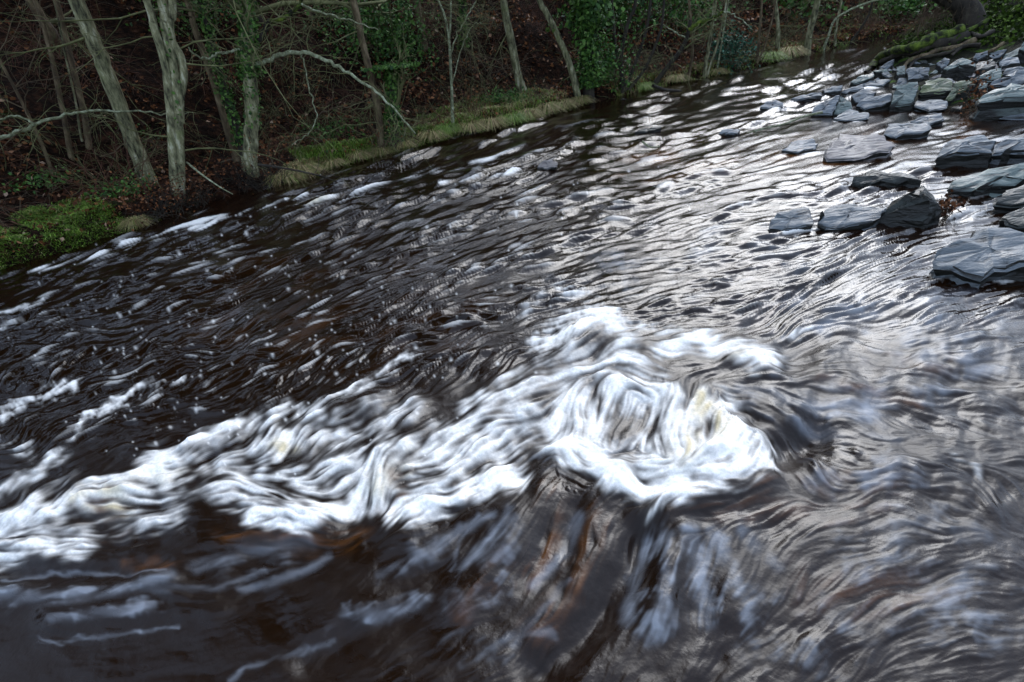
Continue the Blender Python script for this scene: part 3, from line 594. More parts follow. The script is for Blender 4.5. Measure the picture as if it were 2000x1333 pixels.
rgh = t.nodes.new('ShaderNodeMath'); rgh.operation = 'MULTIPLY_ADD'; L(sp.outputs[0], rgh.inputs[0]); rgh.inputs[1].default_value = .5
ab = t.nodes.new('ShaderNodeAttribute'); ab.attribute_name = 'blurred_flow'
r0 = t.nodes.new('ShaderNodeMath'); r0.operation = 'MULTIPLY_ADD'; L(ab.outputs['Fac'], r0.inputs[0]); r0.inputs[1].default_value = .29; r0.inputs[2].default_value = .09
L(r0.outputs[0], rgh.inputs[2]); L(rgh.outputs[0], b.inputs['Roughness'])
tc = t.nodes.new('ShaderNodeTexCoord'); nz = t.nodes.new('ShaderNodeTexNoise'); nz.inputs['Scale'].default_value = 26; nz.inputs['Detail'].default_value = 5; L(tc.outputs['Object'], nz.inputs['Vector'])
bp = t.nodes.new('ShaderNodeBump'); bp.inputs['Strength'].default_value = .3; bp.inputs['Distance'].default_value = .01; L(nz.outputs['Fac'], bp.inputs['Height']); L(bp.outputs[0], b.inputs['Normal'])
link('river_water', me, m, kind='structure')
# ------------------------------------------------------------------ rocks
def area_c(p):
    return p.mean(0)
def make_rock(name, poly, mat, label, t=.10, k=None, group=None, base=None, drop=.5, rough=.034, cat='rock', seed=0):
    """slab whose upper face runs through the given outline: front edge t above ground or water, rising away from the river"""
    rg = np.random.default_rng(seed+1000)
    poly = np.array(poly, float)
    cy = poly[:, 1].max(); cx = poly[poly[:, 1].argmax(), 0]
    w0 = P(cx, cy, 0.0); zb = 0.0
    if base is None:
        h = hit(cx, cy+2, lambda X, Y: np.maximum(z_near(X, Y), 0.0), 45); zb = max(0.0, h[2])
    else: zb = base
    z0 = zb+t
    f0 = P(cx, cy, z0)
    ang_ = math.atan2(CAMH-z0, math.hypot(f0[0], f0[1]))
    width = np.ptp(poly[:, 0])/F*np.linalg.norm(f0-[0, 0, CAMH])*.95
    hgt_ = np.ptp(poly[:, 1])/F*np.linalg.norm(f0-[0, 0, CAMH])
    if k is None:
        k = hgt_/max(.85*width, .05) - math.tan(ang_); k = min(max(k, .03), .9)
    # unproject on a plane rising away from the camera
    dirh = f0[:2]/np.linalg.norm(f0[:2])
    d = ray(poly[:, 0], poly[:, 1])
    # point = t*d ; z = CAMH + t*dz = z0 + k*((t*dxy - f0xy).dirh)
    dh = d[:, :2]@dirh; tt = (CAMH - z0 + k*(f0[:2]@dirh))/(k*dh - d[:, 2])
    top = np.stack([d[:, 0]*tt, d[:, 1]*tt, CAMH+d[:, 2]*tt], -1)
    # subdivide outline
    n = len(top); size = max(width, .15)
    pts = []
    for i in range(n):
        a = top[i]; c = top[(i+1) % n]; m_ = max(2, int(np.linalg.norm(c-a)/(size*.11)))
        for j in range(m_):
            f = j/m_; q = a*(1-f)+c*f
            if j: q = q+rg.normal(0, size*.018, 3)
            pts.append(q)
    pts = np.array(pts); m_ = len(pts); cen = pts.mean(0)
    nrm = np.array([-k*dirh[0], -k*dirh[1], 1.]); nrm /= np.linalg.norm(nrm)
    rings = []
    out = pts-cen; ol = np.linalg.norm(out, axis=1)[:, None]+1e-9; od = out/ol
    zlow = min(zb, 0)-.12 if base is None else zb-.3
    prof = [(-.01, 1.0), (.012, .55), (.004, .32), (.028, .12)]
    # under side to top
    low = pts.copy(); low[:, 2] = zlow; low[:, :2] += od[:, :2]*size*.02
    rings.append(low)
    depth_ = (pts[:, 2]-zlow)
    for sft, fr in [(.02, .6), (-.01, .35), (.015, .18), (.0, .07)]:
        r_ = pts.copy(); r_[:, 2] -= depth_*fr*np.minimum(1, .5/np.maximum(depth_, .01)) if fr > .3 else np.minimum(depth_*.8, t*.9+.06)*fr
        r_[:, :2] += od[:, :2]*size*(sft + rg.normal(0, .006)) ; r_ += rg.normal(0, size*.006, r_.shape)
        rings.append(r_)
    rings.append(pts)
    for s_, up in [(.965, .010), (.86, .02), (.66, .026), (.42, .03), (.2, .03)]:
        r_ = cen+out*s_
        hgtn = gnoise(r_[:, 0]*3.1/max(size, .3)+seed, r_[:, 1]*2.3/max(size, .3)+seed*.7, seed); hgtn = .35*hgtn+.65*np.floor(hgtn*3.5)/3.5+rg.normal(0, .10, len(hgtn))
        r_ = r_+nrm*(up*size*.7+hgtn[:, None]*rough*size*1.6*(1.2-s_))
        rings.append(r_)
    Vt = np.vstack(rings+[cen[None]+nrm*.03*size*.7])
    R = len(rings); i = np.arange(R-1)[:, None]*m_; j = np.arange(m_)[None]; jn = (j+1) % m_
    Fq = np.stack([i+j, i+jn, i+m_+jn, i+m_+j], -1).reshape(-1, 4).tolist()
    last = (R-1)*m_
    Fq += [[last+a, last+(a+1) % m_, R*m_] for a in range(m_)]
    org = np.array([cen[0], cen[1], zb])
    me = bpy.data.meshes.new(name); me.from_pydata((Vt-org).tolist(), [], Fq); me.update()
    # orientation
    area = ((pts[:, 0]*np.roll(pts[:, 1], -1))-(np.roll(pts[:, 0], -1)*pts[:, 1])).sum()
    if area < 0: me.flip_normals()
    for p_ in me.polygons: p_.use_smooth = True
    try: me.set_sharp_from_angle(angle=math.radians(24))
    except Exception: pass
    o = link(name, me, M[mat], label=label, category=cat, group=group); o.location = org
    return o
RG = 'slate rocks along the near bank'
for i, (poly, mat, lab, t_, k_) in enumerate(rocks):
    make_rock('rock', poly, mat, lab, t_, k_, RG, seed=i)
# rocks filling the pile behind those, by their spot on the bank
fill_px = [(1880,148),(1925,150),(1975,160),(1935,128),(1895,138),(1860,160),(1820,140),(1800,148),(1990,180),(1960,110),(1985,140),(1925,178),(1890,186),(1780,152),(1735,146),(1760,160),(1720,140),(1940,205),(1985,200),(1915,112),(1870,132)]
rf = np.random.default_rng(12)
while len(fill_px) < 70:
    x_ = rf.uniform(1705, 2040); y_ = rf.uniform(96, 235)
    if y_ < 128-(x_-1700)*.10 or y_ > 150+(x_-1640)*.25 or (y_ > 215 and x_ > 1850): continue
    fill_px.append((x_, y_))
fl_lab = 'half-buried grey stone filling a gap in the rock pile'
for i, (x, y) in enumerate(fill_px):
    rg = np.random.default_rng(i+300); n = rg.integers(5, 8); a0 = np.sort(rg.uniform(0, 6.28, n)); w_ = rg.uniform(12, 22) if i < 21 else rg.uniform(5, 13)
    make_rock('rock', [(x+math.cos(a)*w_, y+math.sin(a)*w_*.38-x*.0) for a in a0], ['slate', 'slate_green', 'slate_dark', 'slate_pink', 'slate'][i % 5], fl_lab, .02, None, 'small stones in the gaps of the rock pile', seed=400+i)

# black wedge boulder: a triangular face toward the camera
def hull_rock(name, pts, mat, label, group, sub=2, jit=.012):
    import bmesh
    org = np.array(pts).mean(0); org[2] = 0
    bm = bmesh.new()
    for p_ in pts: bm.verts.new(Vector(np.array(p_)-org))
    r_ = bmesh.ops.convex_hull(bm, input=bm.verts)
    bmesh.ops.subdivide_edges(bm, edges=bm.edges[:], cuts=3, use_grid_fill=True)
    bmesh.ops.triangulate(bm, faces=bm.faces[:])
    for v in bm.verts:
        v.co += Vector(rng.normal(0, jit, 3))
    me = bpy.data.meshes.new(name); bm.to_mesh(me); bm.free()
    for p_ in me.polygons: p_.use_smooth = True
    try: me.set_sharp_from_angle(angle=math.radians(28))
    except Exception: pass
    o = link(name, me, M[mat], label=label, category='rock', group=group); o.location = org
    return o
def at_depth(px, py, base):
    """point on the vertical plane through base, facing the camera"""
    d = ray(px, py); h = np.array(base[:2])/np.linalg.norm(base[:2]); t = (np.array(base[:2])@h)/(d[:2]@h)
    return np.array([d[0]*t, d[1]*t, CAMH+d[2]*t])
b0 = P(1750, 442, 0.0); back = np.array([b0[0], b0[1], 0])/np.linalg.norm(b0[:2])
wp = [at_depth(1697, 442, b0)-[0, 0, .1], at_depth(1806, 441, b0)-[0, 0, .1], at_depth(1698, 436, b0), at_depth(1806, 430, b0), at_depth(1770, 388, b0)+back*.12, at_depth(1800, 378, b0)+back*.16, at_depth(1812, 392, b0)+back*.05,
      at_depth(1838, 417, b0)+back*.15, at_depth(1838, 430, b0)-[0, 0, .1]+back*.2, at_depth(1720, 415, b0)+back*.3-[0, 0, .1], at_depth(1800, 385, b0)+back*.42, at_depth(1800, 410, b0)+back*.6-[0, 0, .3]]
hull_rock('rock', wp, 'slate_dark', 'pointed black wedge boulder at the right end of the mid-stream row', RG)
b1 = P(1605, 444, 0.0)
wp = [at_depth(1597, 446, b1)-[0, 0, .05], at_depth(1612, 446, b1)-[0, 0, .05], at_depth(1606, 411, b1), at_depth(1599, 430, b1), at_depth(1608, 425, b1)+back*.1, at_depth(1625, 447, b1)-[0, 0, .05]+back*.05]
hull_rock('rock', wp, 'slate_dark', 'thin black fang of rock against the smooth rounded slab', RG, jit=.004)

# ------------------------------------------------------------------ trees
def base_pt(px, py, near_side=False):
    return hit(px, py, (z_near if near_side else z_far))
def plane_path(pts, base, lean=0.0, dz=None):
    """photo polyline -> points on a vertical plane through the base, facing the camera (lean: metres toward the camera per metre of height)"""
    h = np.array(base[:2])/np.linalg.norm(base[:2]); out = []
    for i, (x, y) in enumerate(pts):
        q = at_depth(x, y, base)
        s_ = max(0, q[2]-base[2])*lean*.5
        q = at_depth(x, y, np.array([base[0], base[1], 0])-np.array([h[0], h[1], 0])*s_)
        if dz is not None: q = q+np.array([h[0], h[1], 0])*dz[i]
        out.append(q)
    return np.array(out)
def width_m(wpx, base): return wpx/F*abs((np.array([base[0], base[1], base[2]-CAMH])@MRn)[2])
def extend_up(path, H, rg, n=6):
    """carry the trunk on above the frame to its real height"""
    d = path[-1]-path[-2 if len(path) < 4 else -3]; d /= np.linalg.norm(d); d = d*.6+np.array([0, 0, .4]); d /= np.linalg.norm(d)
    q = path[-1]; out = list(path); h = H-q[2]+path[0][2]
    if h <= .5: return np.array(out)
    for i in range(n):
        d = d+rg.normal(0, .06, 3)+[0, 0, .05]; d /= np.linalg.norm(d); q = q+d*h/n/max(d[2], .5); out.append(q)
    return np.array(out)
TRG = 'bare riverside trees on the far bank'
def make_tree(name, stems, H, bark, label, crown=20, limbs=(), ivy=None, twigmat='green_twig', group=TRG, cat='tree', seed=0, flare=1.35, low=0, lift=.35):
    """stems: [(photo points base first, width px at base, width px at last point)]"""
    rg = np.random.default_rng(seed+50)
    b0 = base_pt(*stems[0][0][0])
    if b0[1] < 16 and H > 9: H = H*1.25; crown = int(crown*1.5)  # nearer trees raised and thickened so the river reflects darker
    root = empty(name, b0, label=label, category=cat, group=group)
    cr = Acc(); allp = []
    for si, (pts, w0, w1) in enumerate(stems):
        path = plane_path(pts, b0, lean=.10)
        rb = width_m(w0, b0)*.41; rt = width_m(w1, b0)*.41
        if si == 0: path = np.vstack([path[0]-[0, 0, .35], path])
        npx = len(path); full = extend_up(path, H*(1-.08*si), rg) if pts[-1][1] < 25 else path
        rad = np.r_[np.linspace(rb, rt, npx), np.linspace(rt, max(.012, rt*.2), len(full)-npx+1)[1:]] if len(full) > npx else np.linspace(rb, rt, npx)
        if si == 0: rad[0] *= flare; rad[1] *= 1+(flare-1)*.4
        n = max(14, len(full)*5); sp_ = spline(full, n); rr = np.interp(np.linspace(0, 1, n), np.linspace(0, 1, len(rad)), rad)
        sp_[2:] += rg.normal(0, rb*.035, (n-2, 3))
        a = Acc(); tube(a, sp_, rr, 12 if rb > .08 else 8, .05)
        link('trunk' if si == 0 else 'stem', a.mesh('trunk', b0), M[bark], root)
        allp.append((sp_, rr))
        nb_ = max(2, crown//len(stems))
        for k in range(nb_):
            f = rg.uniform(lift, 1)**.8; i = min(n-2, int(f*(n-1)))
            d = rg.normal(0, 1, 3); d[2] = abs(d[2])*.4+.25
            branch(cr, sp_[i], d, H*rg.uniform(.18, .36)*(1.15-f*.5), rr[i]*.45, 2, rg, .0, 5)
        for k in range(low):
            f = rg.uniform(.06, lift+.2); i = int(f*(n-1)); d = rg.normal(0, 1, 3); d[2] = rg.uniform(-.15, .35)
            branch(cr, sp_[i], d, rg.uniform(.8, 2.0), rr[i]*.16+.004, 2, rg, .05, 4, (3, 6), .35)
    for item in limbs:
        pts, w0, w1, lm = item[:4]; dz = item[4] if len(item) > 4 else None
        path = plane_path(pts, b0, lean=.10, dz=dz)
        n = len(path)*5; sp_ = spline(path, n); sp_[1:] += rg.normal(0, .012, (n-1, 3))
        rr = np.linspace(width_m(w0, b0)/2, width_m(w1, b0)/2, n)
        a = Acc(); tube(a, sp_, rr, 8, .08)
        lo_ = link('limb', a.mesh('limb', b0), M[lm], root)
        tw = Acc()
        for k in range(int(n*.7)):
            i = rg.integers(n//5, n); d = rg.normal(0, 1, 3)
            branch(tw, sp_[i], d, rg.uniform(.35, 1.1), max(rr[i]*.3, .004), 1, rg, .04, 4, (2, 5), .35)
        link('twigs', tw.mesh('twigs', b0), M[twigmat], lo_)
    if cr.n: link('crown', cr.mesh('crown', b0), M[twigmat], root)
    if ivy:
        a = Acc()
        for (si, z0, z1, n_, wd, sz) in ivy:
            sp_, rr = allp[si]; zz = sp_[:, 2]-b0[2]
            f = rg.uniform(z0, z1, n_); order = np.argsort(zz)
            c_ = np.stack([np.interp(f, zz[order], sp_[order, j]) for j in range(3)], -1); r_ = np.interp(f, zz[order], rr[order])
            th = rg.uniform(0, 6.28, n_); rad_ = r_+rg.uniform(.1, 1, n_)**1.3*wd*(.7+.5*np.sin(f*5+th*2))
            od = np.stack([np.cos(th), np.sin(th), np.zeros(n_)], -1)
            leaves(a, c_+od*rad_[:, None], sz, od*1.2+[0, 0, .4])
        link('ivy', a.mesh('ivy', b0), M['ivy'], root)  # also holds unseen leaf clouds added high up to darken reflections
    return root, allp

make_tree('tree', [([(290,352),(255,265),(215,160),(180,75),(148,0)],36,30)], 13, 'pale_bark', 'thick pale trunk leaning strongly to the left near the water', low=3, seed=1, ivy=[(0,5.5,16,2600,2.4,.42)])  # this ivy is an unseen leaf cloud added to darken the river
make_tree('tree', [([(345,378),(335,250),(325,140),(300,50),(286,0)],24,15),([(352,380),(350,290),(345,200),(335,110),(322,50),(316,0)],23,19),([(352,240),(352,190),(359,150),(352,110),(336,80),(332,40),(336,0)],19,17)], 14, 'pale_bark',
    'pale trunk of several fused stems beside the thick leaning trunk', low=2, seed=2, ivy=[(1,1.0,3.2,160,.03,.05),(0,5.5,16,2600,2.6,.42)])  # second ivy set is added out of frame to darken the water
make_tree('tree', [([(488,330),(490,270),(492,200),(483,100),(478,0)],33,28)], 14, 'pale_bark', 'ivy-clad upright trunk with long arching lichen branch',
    limbs=[([(490,112),(510,70),(522,50),(528,42)],9,8,'dark_bark'),([(526,43),(548,38),(570,27),(585,8),(590,-10)],8,5,'moss_bark'),([(498,128),(540,110),(590,103),(640,125),(680,150),(715,178),(740,205),(775,245)],8,2.5,'lichen_bark',[0,-.1,-.3,-.6,-.8,-1.0,-1.1,-1.2]),
           ([(482,92),(450,102),(425,105),(405,115),(385,108),(368,95)],5,2.5,'lichen_bark'),([(590,104),(597,140),(605,180),(618,225),(605,260),(570,285)],3,1.5,'lichen_bark'),([(585,10),(625,25),(665,35),(700,45),(740,60)],4,1.5,'lichen_bark'),([(618,228),(650,212),(690,205),(730,190)],2,1,'twig')],
    ivy=[(0,1.4,4.5,3200,.13,.055),(0,.6,1.6,250,.10,.05),(0,4.5,8,1500,.15,.07),(0,6,17,3200,2.8,.42)], low=6, seed=3)  # last ivy set is added above the frame to darken reflections
make_tree('tree', [([(465,318),(440,240),(420,170),(400,110),(378,50),(365,0)],18,13)], 12, 'brown_bark', 'bent brown trunk standing just behind the ivy-clad upright trunk', low=4, seed=4, crown=10, twigmat='twig', ivy=[(0,5,13,1800,2.2,.4)])  # unseen crown leaves added to darken the river and the wood
make_tree('tree', [([(478,318),(462,250),(440,180),(420,110),(405,50),(392,0)],17,11)], 12, 'dark_bark', 'dark trunk hung with dense ivy between the bent brown trunk and the upright trunk', ivy=[(0,.3,4.5,1800,.10,.055)], seed=5, crown=8)
make_tree('tree', [([(140,310),(128,245),(105,130),(85,50),(68,0)],13,9)], 11, 'brown_bark', 'slim straight brown trunk left of the thick leaning trunk', seed=6, crown=9, low=3, twigmat='twig', ivy=[(0,5,13,1500,2.0,.4)])  # ivy added high out of frame, darkens the water reflections
make_tree('tree', [([(175,290),(165,225),(147,150),(128,70),(110,0)],13,10)], 11, 'brown_bark', 'slim trunk with flaking pale bark close to the thick leaning trunk', seed=7, crown=9, low=3, twigmat='twig')
make_tree('tree', [([(105,345),(85,290),(60,235),(30,175),(3,125),(-20,80)],8,5)], 7, 'brown_bark', 'very thin leaning sapling at the far left', seed=8, crown=6, low=4, twigmat='twig')
make_tree('tree', [([(160,275),(148,200),(130,120),(118,60),(105,0)],5,4)], 8, 'pale_bark', 'thin pale pole between the two slim brown trunks', seed=9, crown=5, twigmat='twig')
make_tree('tree', [([(745,285),(738,215),(722,140),(706,75),(690,0)],17,14)], 13, 'brown_bark', 'plain grey-brown trunk rising behind the arching lichen branch', seed=10, low=8, crown=10, ivy=[(0,6,15,2200,2.4,.42)])  # unseen leaf cloud added in the crown for darker reflections
make_tree('tree', [([(770,285),(766,235),(768,180),(764,130)],36,16)], 4, 'dark_bark', 'short stump wrapped in dark ivy and holly at the water edge', seed=11, ivy=[(0,0,1.9,1700,.10,.06),(0,1.3,3.2,1900,.45,.07)], low=8, crown=5, cat='stump', lift=.5)
make_tree('tree', [([(885,252),(882,170),(877,80),(868,30),(852,-10)],8,4),([(877,80),(880,40),(880,-10)],4,3.5)], 7, 'lichen_bark', 'slender forked sapling standing in the grass in mid bank',
    limbs=[([(880,110),(895,60),(920,20),(932,0)],2.5,1.5,'lichen_bark'),([(882,170),(905,85),(925,50),(940,45)],2,1,'lichen_bark')], seed=12, low=8, crown=6)
make_tree('tree', [([(1020,180),(1010,140),(995,65),(982,-5)],22,16)], 13, 'pale_bark', 'clean tan trunk leaning left on the open slope', seed=13, low=2, crown=10)
make_tree('tree', [([(1128,188),(1112,125),(1090,72),(1065,22),(1050,-8)],16,12)], 12, 'pale_bark', 'curved mossy trunk leaning left against the big ivy tree', seed=14, low=3, crown=8)
make_tree('tree', [([(1150,188),(1152,130),(1148,60),(1145,-10)],26,20)], 12, 'dark_bark', 'big tree wholly smothered in bright green ivy', seed=15, ivy=[(0,.2,2.2,2600,.30,.085),(0,1.6,7.5,7500,.85,.11)], low=3, crown=8)
make_tree('tree', [([(1215,182),(1213,120),(1222,60),(1238,20),(1243,-8)],11,7),([(1220,178),(1240,125),(1262,60),(1272,-8)],8,6),([(1224,176),(1205,110),(1198,40),(1195,-5)],7,5),([(1228,176),(1262,130),(1290,60),(1298,-8)],7,5)], 10, 'dark_bark', 'clump of dark slender stems right of the big ivy tree', seed=16, low=6, crown=12)
make_tree('tree', [([(1278,168),(1300,136),(1332,95),(1345,62),(1348,40)],13,8)], 4, 'dark_bark', 'stooping dark trunk with a thick moss-covered branch', limbs=[([(1346,58),(1368,44),(1390,38),(1412,22)],9,5,'moss_bark'),([(1340,75),(1310,58),(1290,45)],3,1.5,'lichen_bark'),([(1412,24),(1430,28),(1455,45),(1470,60)],3,1.2,'lichen_bark')], seed=17, low=4, crown=6)
make_tree('tree', [([(1344,155),(1352,105),(1350,50),(1346,-8)],8,6)], 9, 'brown_bark', 'upright brown stem just behind the stooping mossy trunk', seed=18, low=4, crown=7, twigmat='twig')
make_tree('tree', [([(1375,150),(1384,95),(1392,40),(1398,-8)],10,8),([(1380,150),(1400,90),(1414,30),(1420,-8)],6,4)], 10, 'pale_bark', 'pair of pale stems rising from one foot beyond the mossy branch', seed=19, low=4, crown=8)
make_tree('tree', [([(1400,142),(1407,100),(1415,50),(1420,20)],5,3)], 5, 'lichen_bark', 'thin whitish pole beside the dark green holly', seed=20, low=4, crown=4)
make_tree('tree', [([(1478,122),(1482,80),(1486,30),(1488,-8)],7,5),([(1480,122),(1495,85),(1510,30),(1516,-8)],5,4)], 9, 'brown_bark', 'forked brown tree with a dark foot on the grassy lip', seed=21, low=5, crown=8, twigmat='twig')
make_tree('tree', [([(1518,98),(1520,60),(1516,20),(1514,-8)],10,8)], 12, 'pale_bark', 'greyish trunk at the middle of the distant bank', seed=22, low=4, crown=8)
make_tree('tree', [([(1576,106),(1580,70),(1590,30),(1598,-8)],15,13)], 14, 'pale_bark', 'stout grey trunk leaning right on the distant bank', seed=23, low=4, crown=10)
make_tree('tree', [([(1608,98),(1618,70),(1630,40),(1660,20),(1700,4),(1725,-4)],7,4)], 4, 'lichen_bark', 'greenish trunk arching right over the river', seed=24, low=3, crown=5)
make_tree('tree', [([(1630,88),(1634,50),(1642,10),(1644,-8)],6,5)], 11, 'pale_bark', 'slim light stem near the bend of the river', seed=25, low=3, crown=7)
make_tree('tree', [([(1660,85),(1680,58),(1697,28),(1706,-5)],6,4)], 9, 'dark_bark', 'dark stem leaning right over the bend of the river', seed=26, low=3, crown=7)
make_tree('tree', [([(906,95),(905,50),(902,-8)],13,11)], 12, 'dark_bark', 'ivy column growing up the slope in mid view', seed=27, ivy=[(0,0,6,1800,.14,.09)], crown=6)
# tree outside the left edge that sends a limb across the picture
make_tree('tree', [([(-90,330),(-100,200),(-110,80),(-120,-20)],30,24)], 12, 'brown_bark', 'tree at the left edge sending a low greenish limb across', limbs=[([(-100,260),(-40,272),(10,262),(60,240),(115,222),(160,215),(215,213),(290,218),(340,215)],10,2,'lichen_bark',[0,-.2,-.4,-.5,-.6,-.7,-.8,-.9,-1]),([(60,240),(30,225),(0,230),(-20,250)],4,2,'lichen_bark',[-.5]*4)], seed=28, crown=6, ivy=[(0,4,14,2600,2.6,.42)])  # its crown ivy is added unseen, to darken the left water

# ------------------------------------------------------------------ trees filling the wood on the slope
fp = P(800, 330)[:2]
def shore_point(u, off):
    seg = np.linalg.norm(np.diff(far, axis=0), axis=1); cum = np.r_[0, np.cumsum(seg)]; s_ = u*cum[-1]
    i = min(len(seg)-1, int(np.searchsorted(cum, s_, 'right')-1)); f = (s_-cum[i])/seg[i]
    a = far[i]; d = (far[i+1]-a)/seg[i]; q = a+d*f*seg[i]
    return q[0]-d[1]*off, q[1]+d[0]*off
protos = []
for k in range(7):
    rg = np.random.default_rng(900+k); H = rg.uniform(10, 15); r0 = rg.uniform(.05, .13)
    pts = [np.zeros(3)-[0, 0, .3]]; d = np.array([rg.normal(0, .1), rg.normal(0, .1), 1.])
    for i in range(8): d = d+rg.normal(0, .06, 3)*[1, 1, 0]; d[2] = 1; pts.append(pts[-1]+d*(H+.3)/8)
    sp_ = spline(pts, 20); rr = np.linspace(r0, .015, 20); rr[0] *= 1.2
    a = Acc(); tube(a, sp_, rr, 8, .05); c_ = Acc()
    for j in range(16):
        i = rg.integers(7, 19); dd = rg.normal(0, 1, 3); dd[2] = abs(dd[2])*.4+.2
        branch(c_, sp_[i], dd, rg.uniform(1.4, 3.4), rr[i]*.5, 2, rg, 0, 4)
    for j in range(6):
        i = rg.integers(1, 8); dd = rg.normal(0, 1, 3); dd[2] = rg.uniform(-.1, .3)
        branch(c_, sp_[i], dd, rg.uniform(.7, 1.7), .009, 1, rg, .05, 4)
    protos.append((a.mesh('trunk'), c_.mesh('crown')))
wl = ['slender bare brown tree deep in the wood on the far slope', 'slender bare greyish tree deep in the wood on the far slope', 'slender bare dark tree deep in the wood on the far slope']
rg = np.random.default_rng(77); placed = []
tries = 0
vmesh = {}
while len(placed) < 150 and tries < 6000:
    tries += 1
    u = rg.uniform(0, 1); off = 4+rg.uniform(0, 1)**1.1*17
    x, y = shore_point(max(0, min(1, u)), off)
    if u < 0: pass
    if any((x-a)**2+(y-b_)**2 < 1.0 for a, b_ in placed): continue
    if np.hypot(x, y) < 7: continue
    z = float(z_far(np.array([x]), np.array([y]))[0]); placed.append((x, y))
    kk = rg.integers(0, 7); bk = rg.integers(0, 3); key = (kk, bk)
    if key not in vmesh:
        tm = protos[kk][0].copy(); tm.materials.append(M[['brown_bark', 'pale_bark', 'dark_bark'][bk]])
        cm = protos[kk][1].copy(); cm.materials.append(M[['twig', 'green_twig', 'red_twig'][bk]]); vmesh[key] = (tm, cm)
    root = empty('tree', (x, y, z), label=wl[bk], category='tree', group=['brown trees in the wood behind', 'greyish trees in the wood behind', 'dark trees in the wood behind'][bk])
    root.rotation_euler = (rg.normal(0, .06), rg.normal(0, .06), rg.uniform(0, 6.28)); root.scale = (rg.uniform(.8, 1.25),)*3
    link('trunk', vmesh[key][0], None, root); link('crown', vmesh[key][1], None, root)

# ------------------------------------------------------------------ scrub, shrubs
def scrub_mesh(seed, n, h, w, arch, r=.006, litter_n=0):
    rg = np.random.default_rng(seed); a = Acc()
    for i in range(n):
        p0 = np.array([rg.normal(0, w*.3), rg.normal(0, w*.3), -.05]); d = np.array([rg.normal(0, .6), rg.normal(0, .6), 1])
        branch(a, p0, d, h*rg.uniform(.5, 1.2), r*rg.uniform(.6, 1.3), 1, rg, arch, 3, (2, 5), .28, 6)
    return a.mesh('stems')
sm = {}
for c_ in ('red_twig', 'twig', 'green_twig'):
    for k in range(3):
        me_ = scrub_mesh(20+k, 26, 1.0, 1.0, .10+.05*k); me_.materials.append(M[c_]); sm[(c_, k)] = me_
rg = np.random.default_rng(5)
slabs = {'red_twig': 'tangle of reddish bare stems in the undergrowth of the far slope', 'twig': 'tangle of brown bare stems in the undergrowth of the far slope', 'green_twig': 'tangle of pale greenish twigs in the undergrowth of the far slope'}
for i in range(230):
    u = rg.uniform(0, 1); off = .7+rg.uniform(0, 1)**1.5*12; x, y = shore_point(u, off); z = float(z_far(np.array([x]), np.array([y]))[0])
    c_ = ['red_twig', 'red_twig', 'twig', 'green_twig'][rg.integers(0, 4)]
    o = link('scrub', sm[(c_, int(rg.integers(0, 3)))], None, None, label=slabs[c_], category='shrub', group={'red_twig': 'reddish scrub', 'twig': 'brown scrub', 'green_twig': 'greenish scrub'}[c_])
    o.location = (x, y, z); o.rotation_euler = (0, 0, rg.uniform(0, 6.28)); s_ = rg.uniform(.6, 1.6)*(.6 if off < 1.4 else 1); o.scale = (s_, s_, s_*rg.uniform(.6, 1.1))
# dark dead-leaved bushes at the trunk feet on the water's edge
def bush(px, py, w, h, nl, mat, label, stems=40, sz=.05, name='bush', tw='twig'):
    b_ = base_pt(px, py); rg = np.random.default_rng(int(px)); root = empty(name, b_, label=label, category='bush')
    a = Acc()
    for i in range(stems):
        branch(a, b_+[rg.normal(0, w*.35), rg.normal(0, w*.3), -.05], [rg.normal(0, .7), rg.normal(0, .7), 1], h*rg.uniform(.5, 1.2), .006, 1, rg, .08, 3, (2, 5), .3, 6)
    link('stems', a.mesh('stems', b_), M[tw], root)
    q = rg.normal(0, 1, (nl, 3))*[w*.42, w*.42, h*.33]+b_+[0, 0, h*.45]
    q += .12*np.stack([fbm(q[:, 0]*4, q[:, 2]*4, 2, 1), fbm(q[:, 1]*4, q[:, 2]*4, 2, 2), fbm(q[:, 0]*4, q[:, 1]*4, 2, 3)], -1)
    l_ = Acc(); leaves(l_, q, sz); link('foliage', l_.mesh('foliage', b_), M[mat], root)
bush(310, 415, .85, .55, 700, 'litter', 'dark bush of dead leaves at the foot of the fused stems', 60, .035, tw='dark_bark')
bush(375, 395, .5, .4, 350, 'litter', 'small dark bush of dead leaves between the fused stems and the ivy-clad trunk', 50, .03, tw='dark_bark')
bush(510, 358, .75, .6, 450, 'litter', 'black brush overhanging the water at the foot of the ivy-clad trunk', 80, .03, tw='dark_bark')
bush(748, 280, .6, .45, 300, 'litter', 'brown brush at the foot of the ivy-wrapped stump', 50, .035)
bush(1425, 128, .7, .9, 1300, 'bluegreen', 'bluish dark green holly bush at the water edge', 30, .08)
bush(1180, 165, .9, 1.1, 1500, 'holly', 'green holly bush spilling from the base of the ivy tree', 20, .08)
bush(1210, 60, 1.6, 2.2, 2600, 'holly', 'tall bright green holly above the clump of slender stems', 20, .11)
bush(1340, 60, 1.6, 1.8, 2000, 'holly', 'dark green holly behind the moss-covered branch', 20, .11)
bush(1745, 30, 2.0, .9, 1300, 'holly', 'bright green bush across the bend of the river', 20, .16)
bush(1560, 30, 2.4, 2.4, 1500, 'holly', 'dim green bush behind the stout grey trunk', 20, .16)
bush(735, 110, 1.4, 1.6, 3000, 'holly', 'dark holly in the shade behind the ivy-wrapped stump', 20, .08)
bush(790, 130, .9, 1.2, 1500, 'holly', 'dark glossy holly above the ivy-wrapped stump', 20, .07)
bush(410, 60, 1.2, .9, 1300, 'holly', 'dim green fir-like bush behind the fused stems', 20, .07)
bush(240, 385, .5, .22, 500, 'holly', 'low patch of dark ivy beneath the thick leaning trunk', 10, .05)
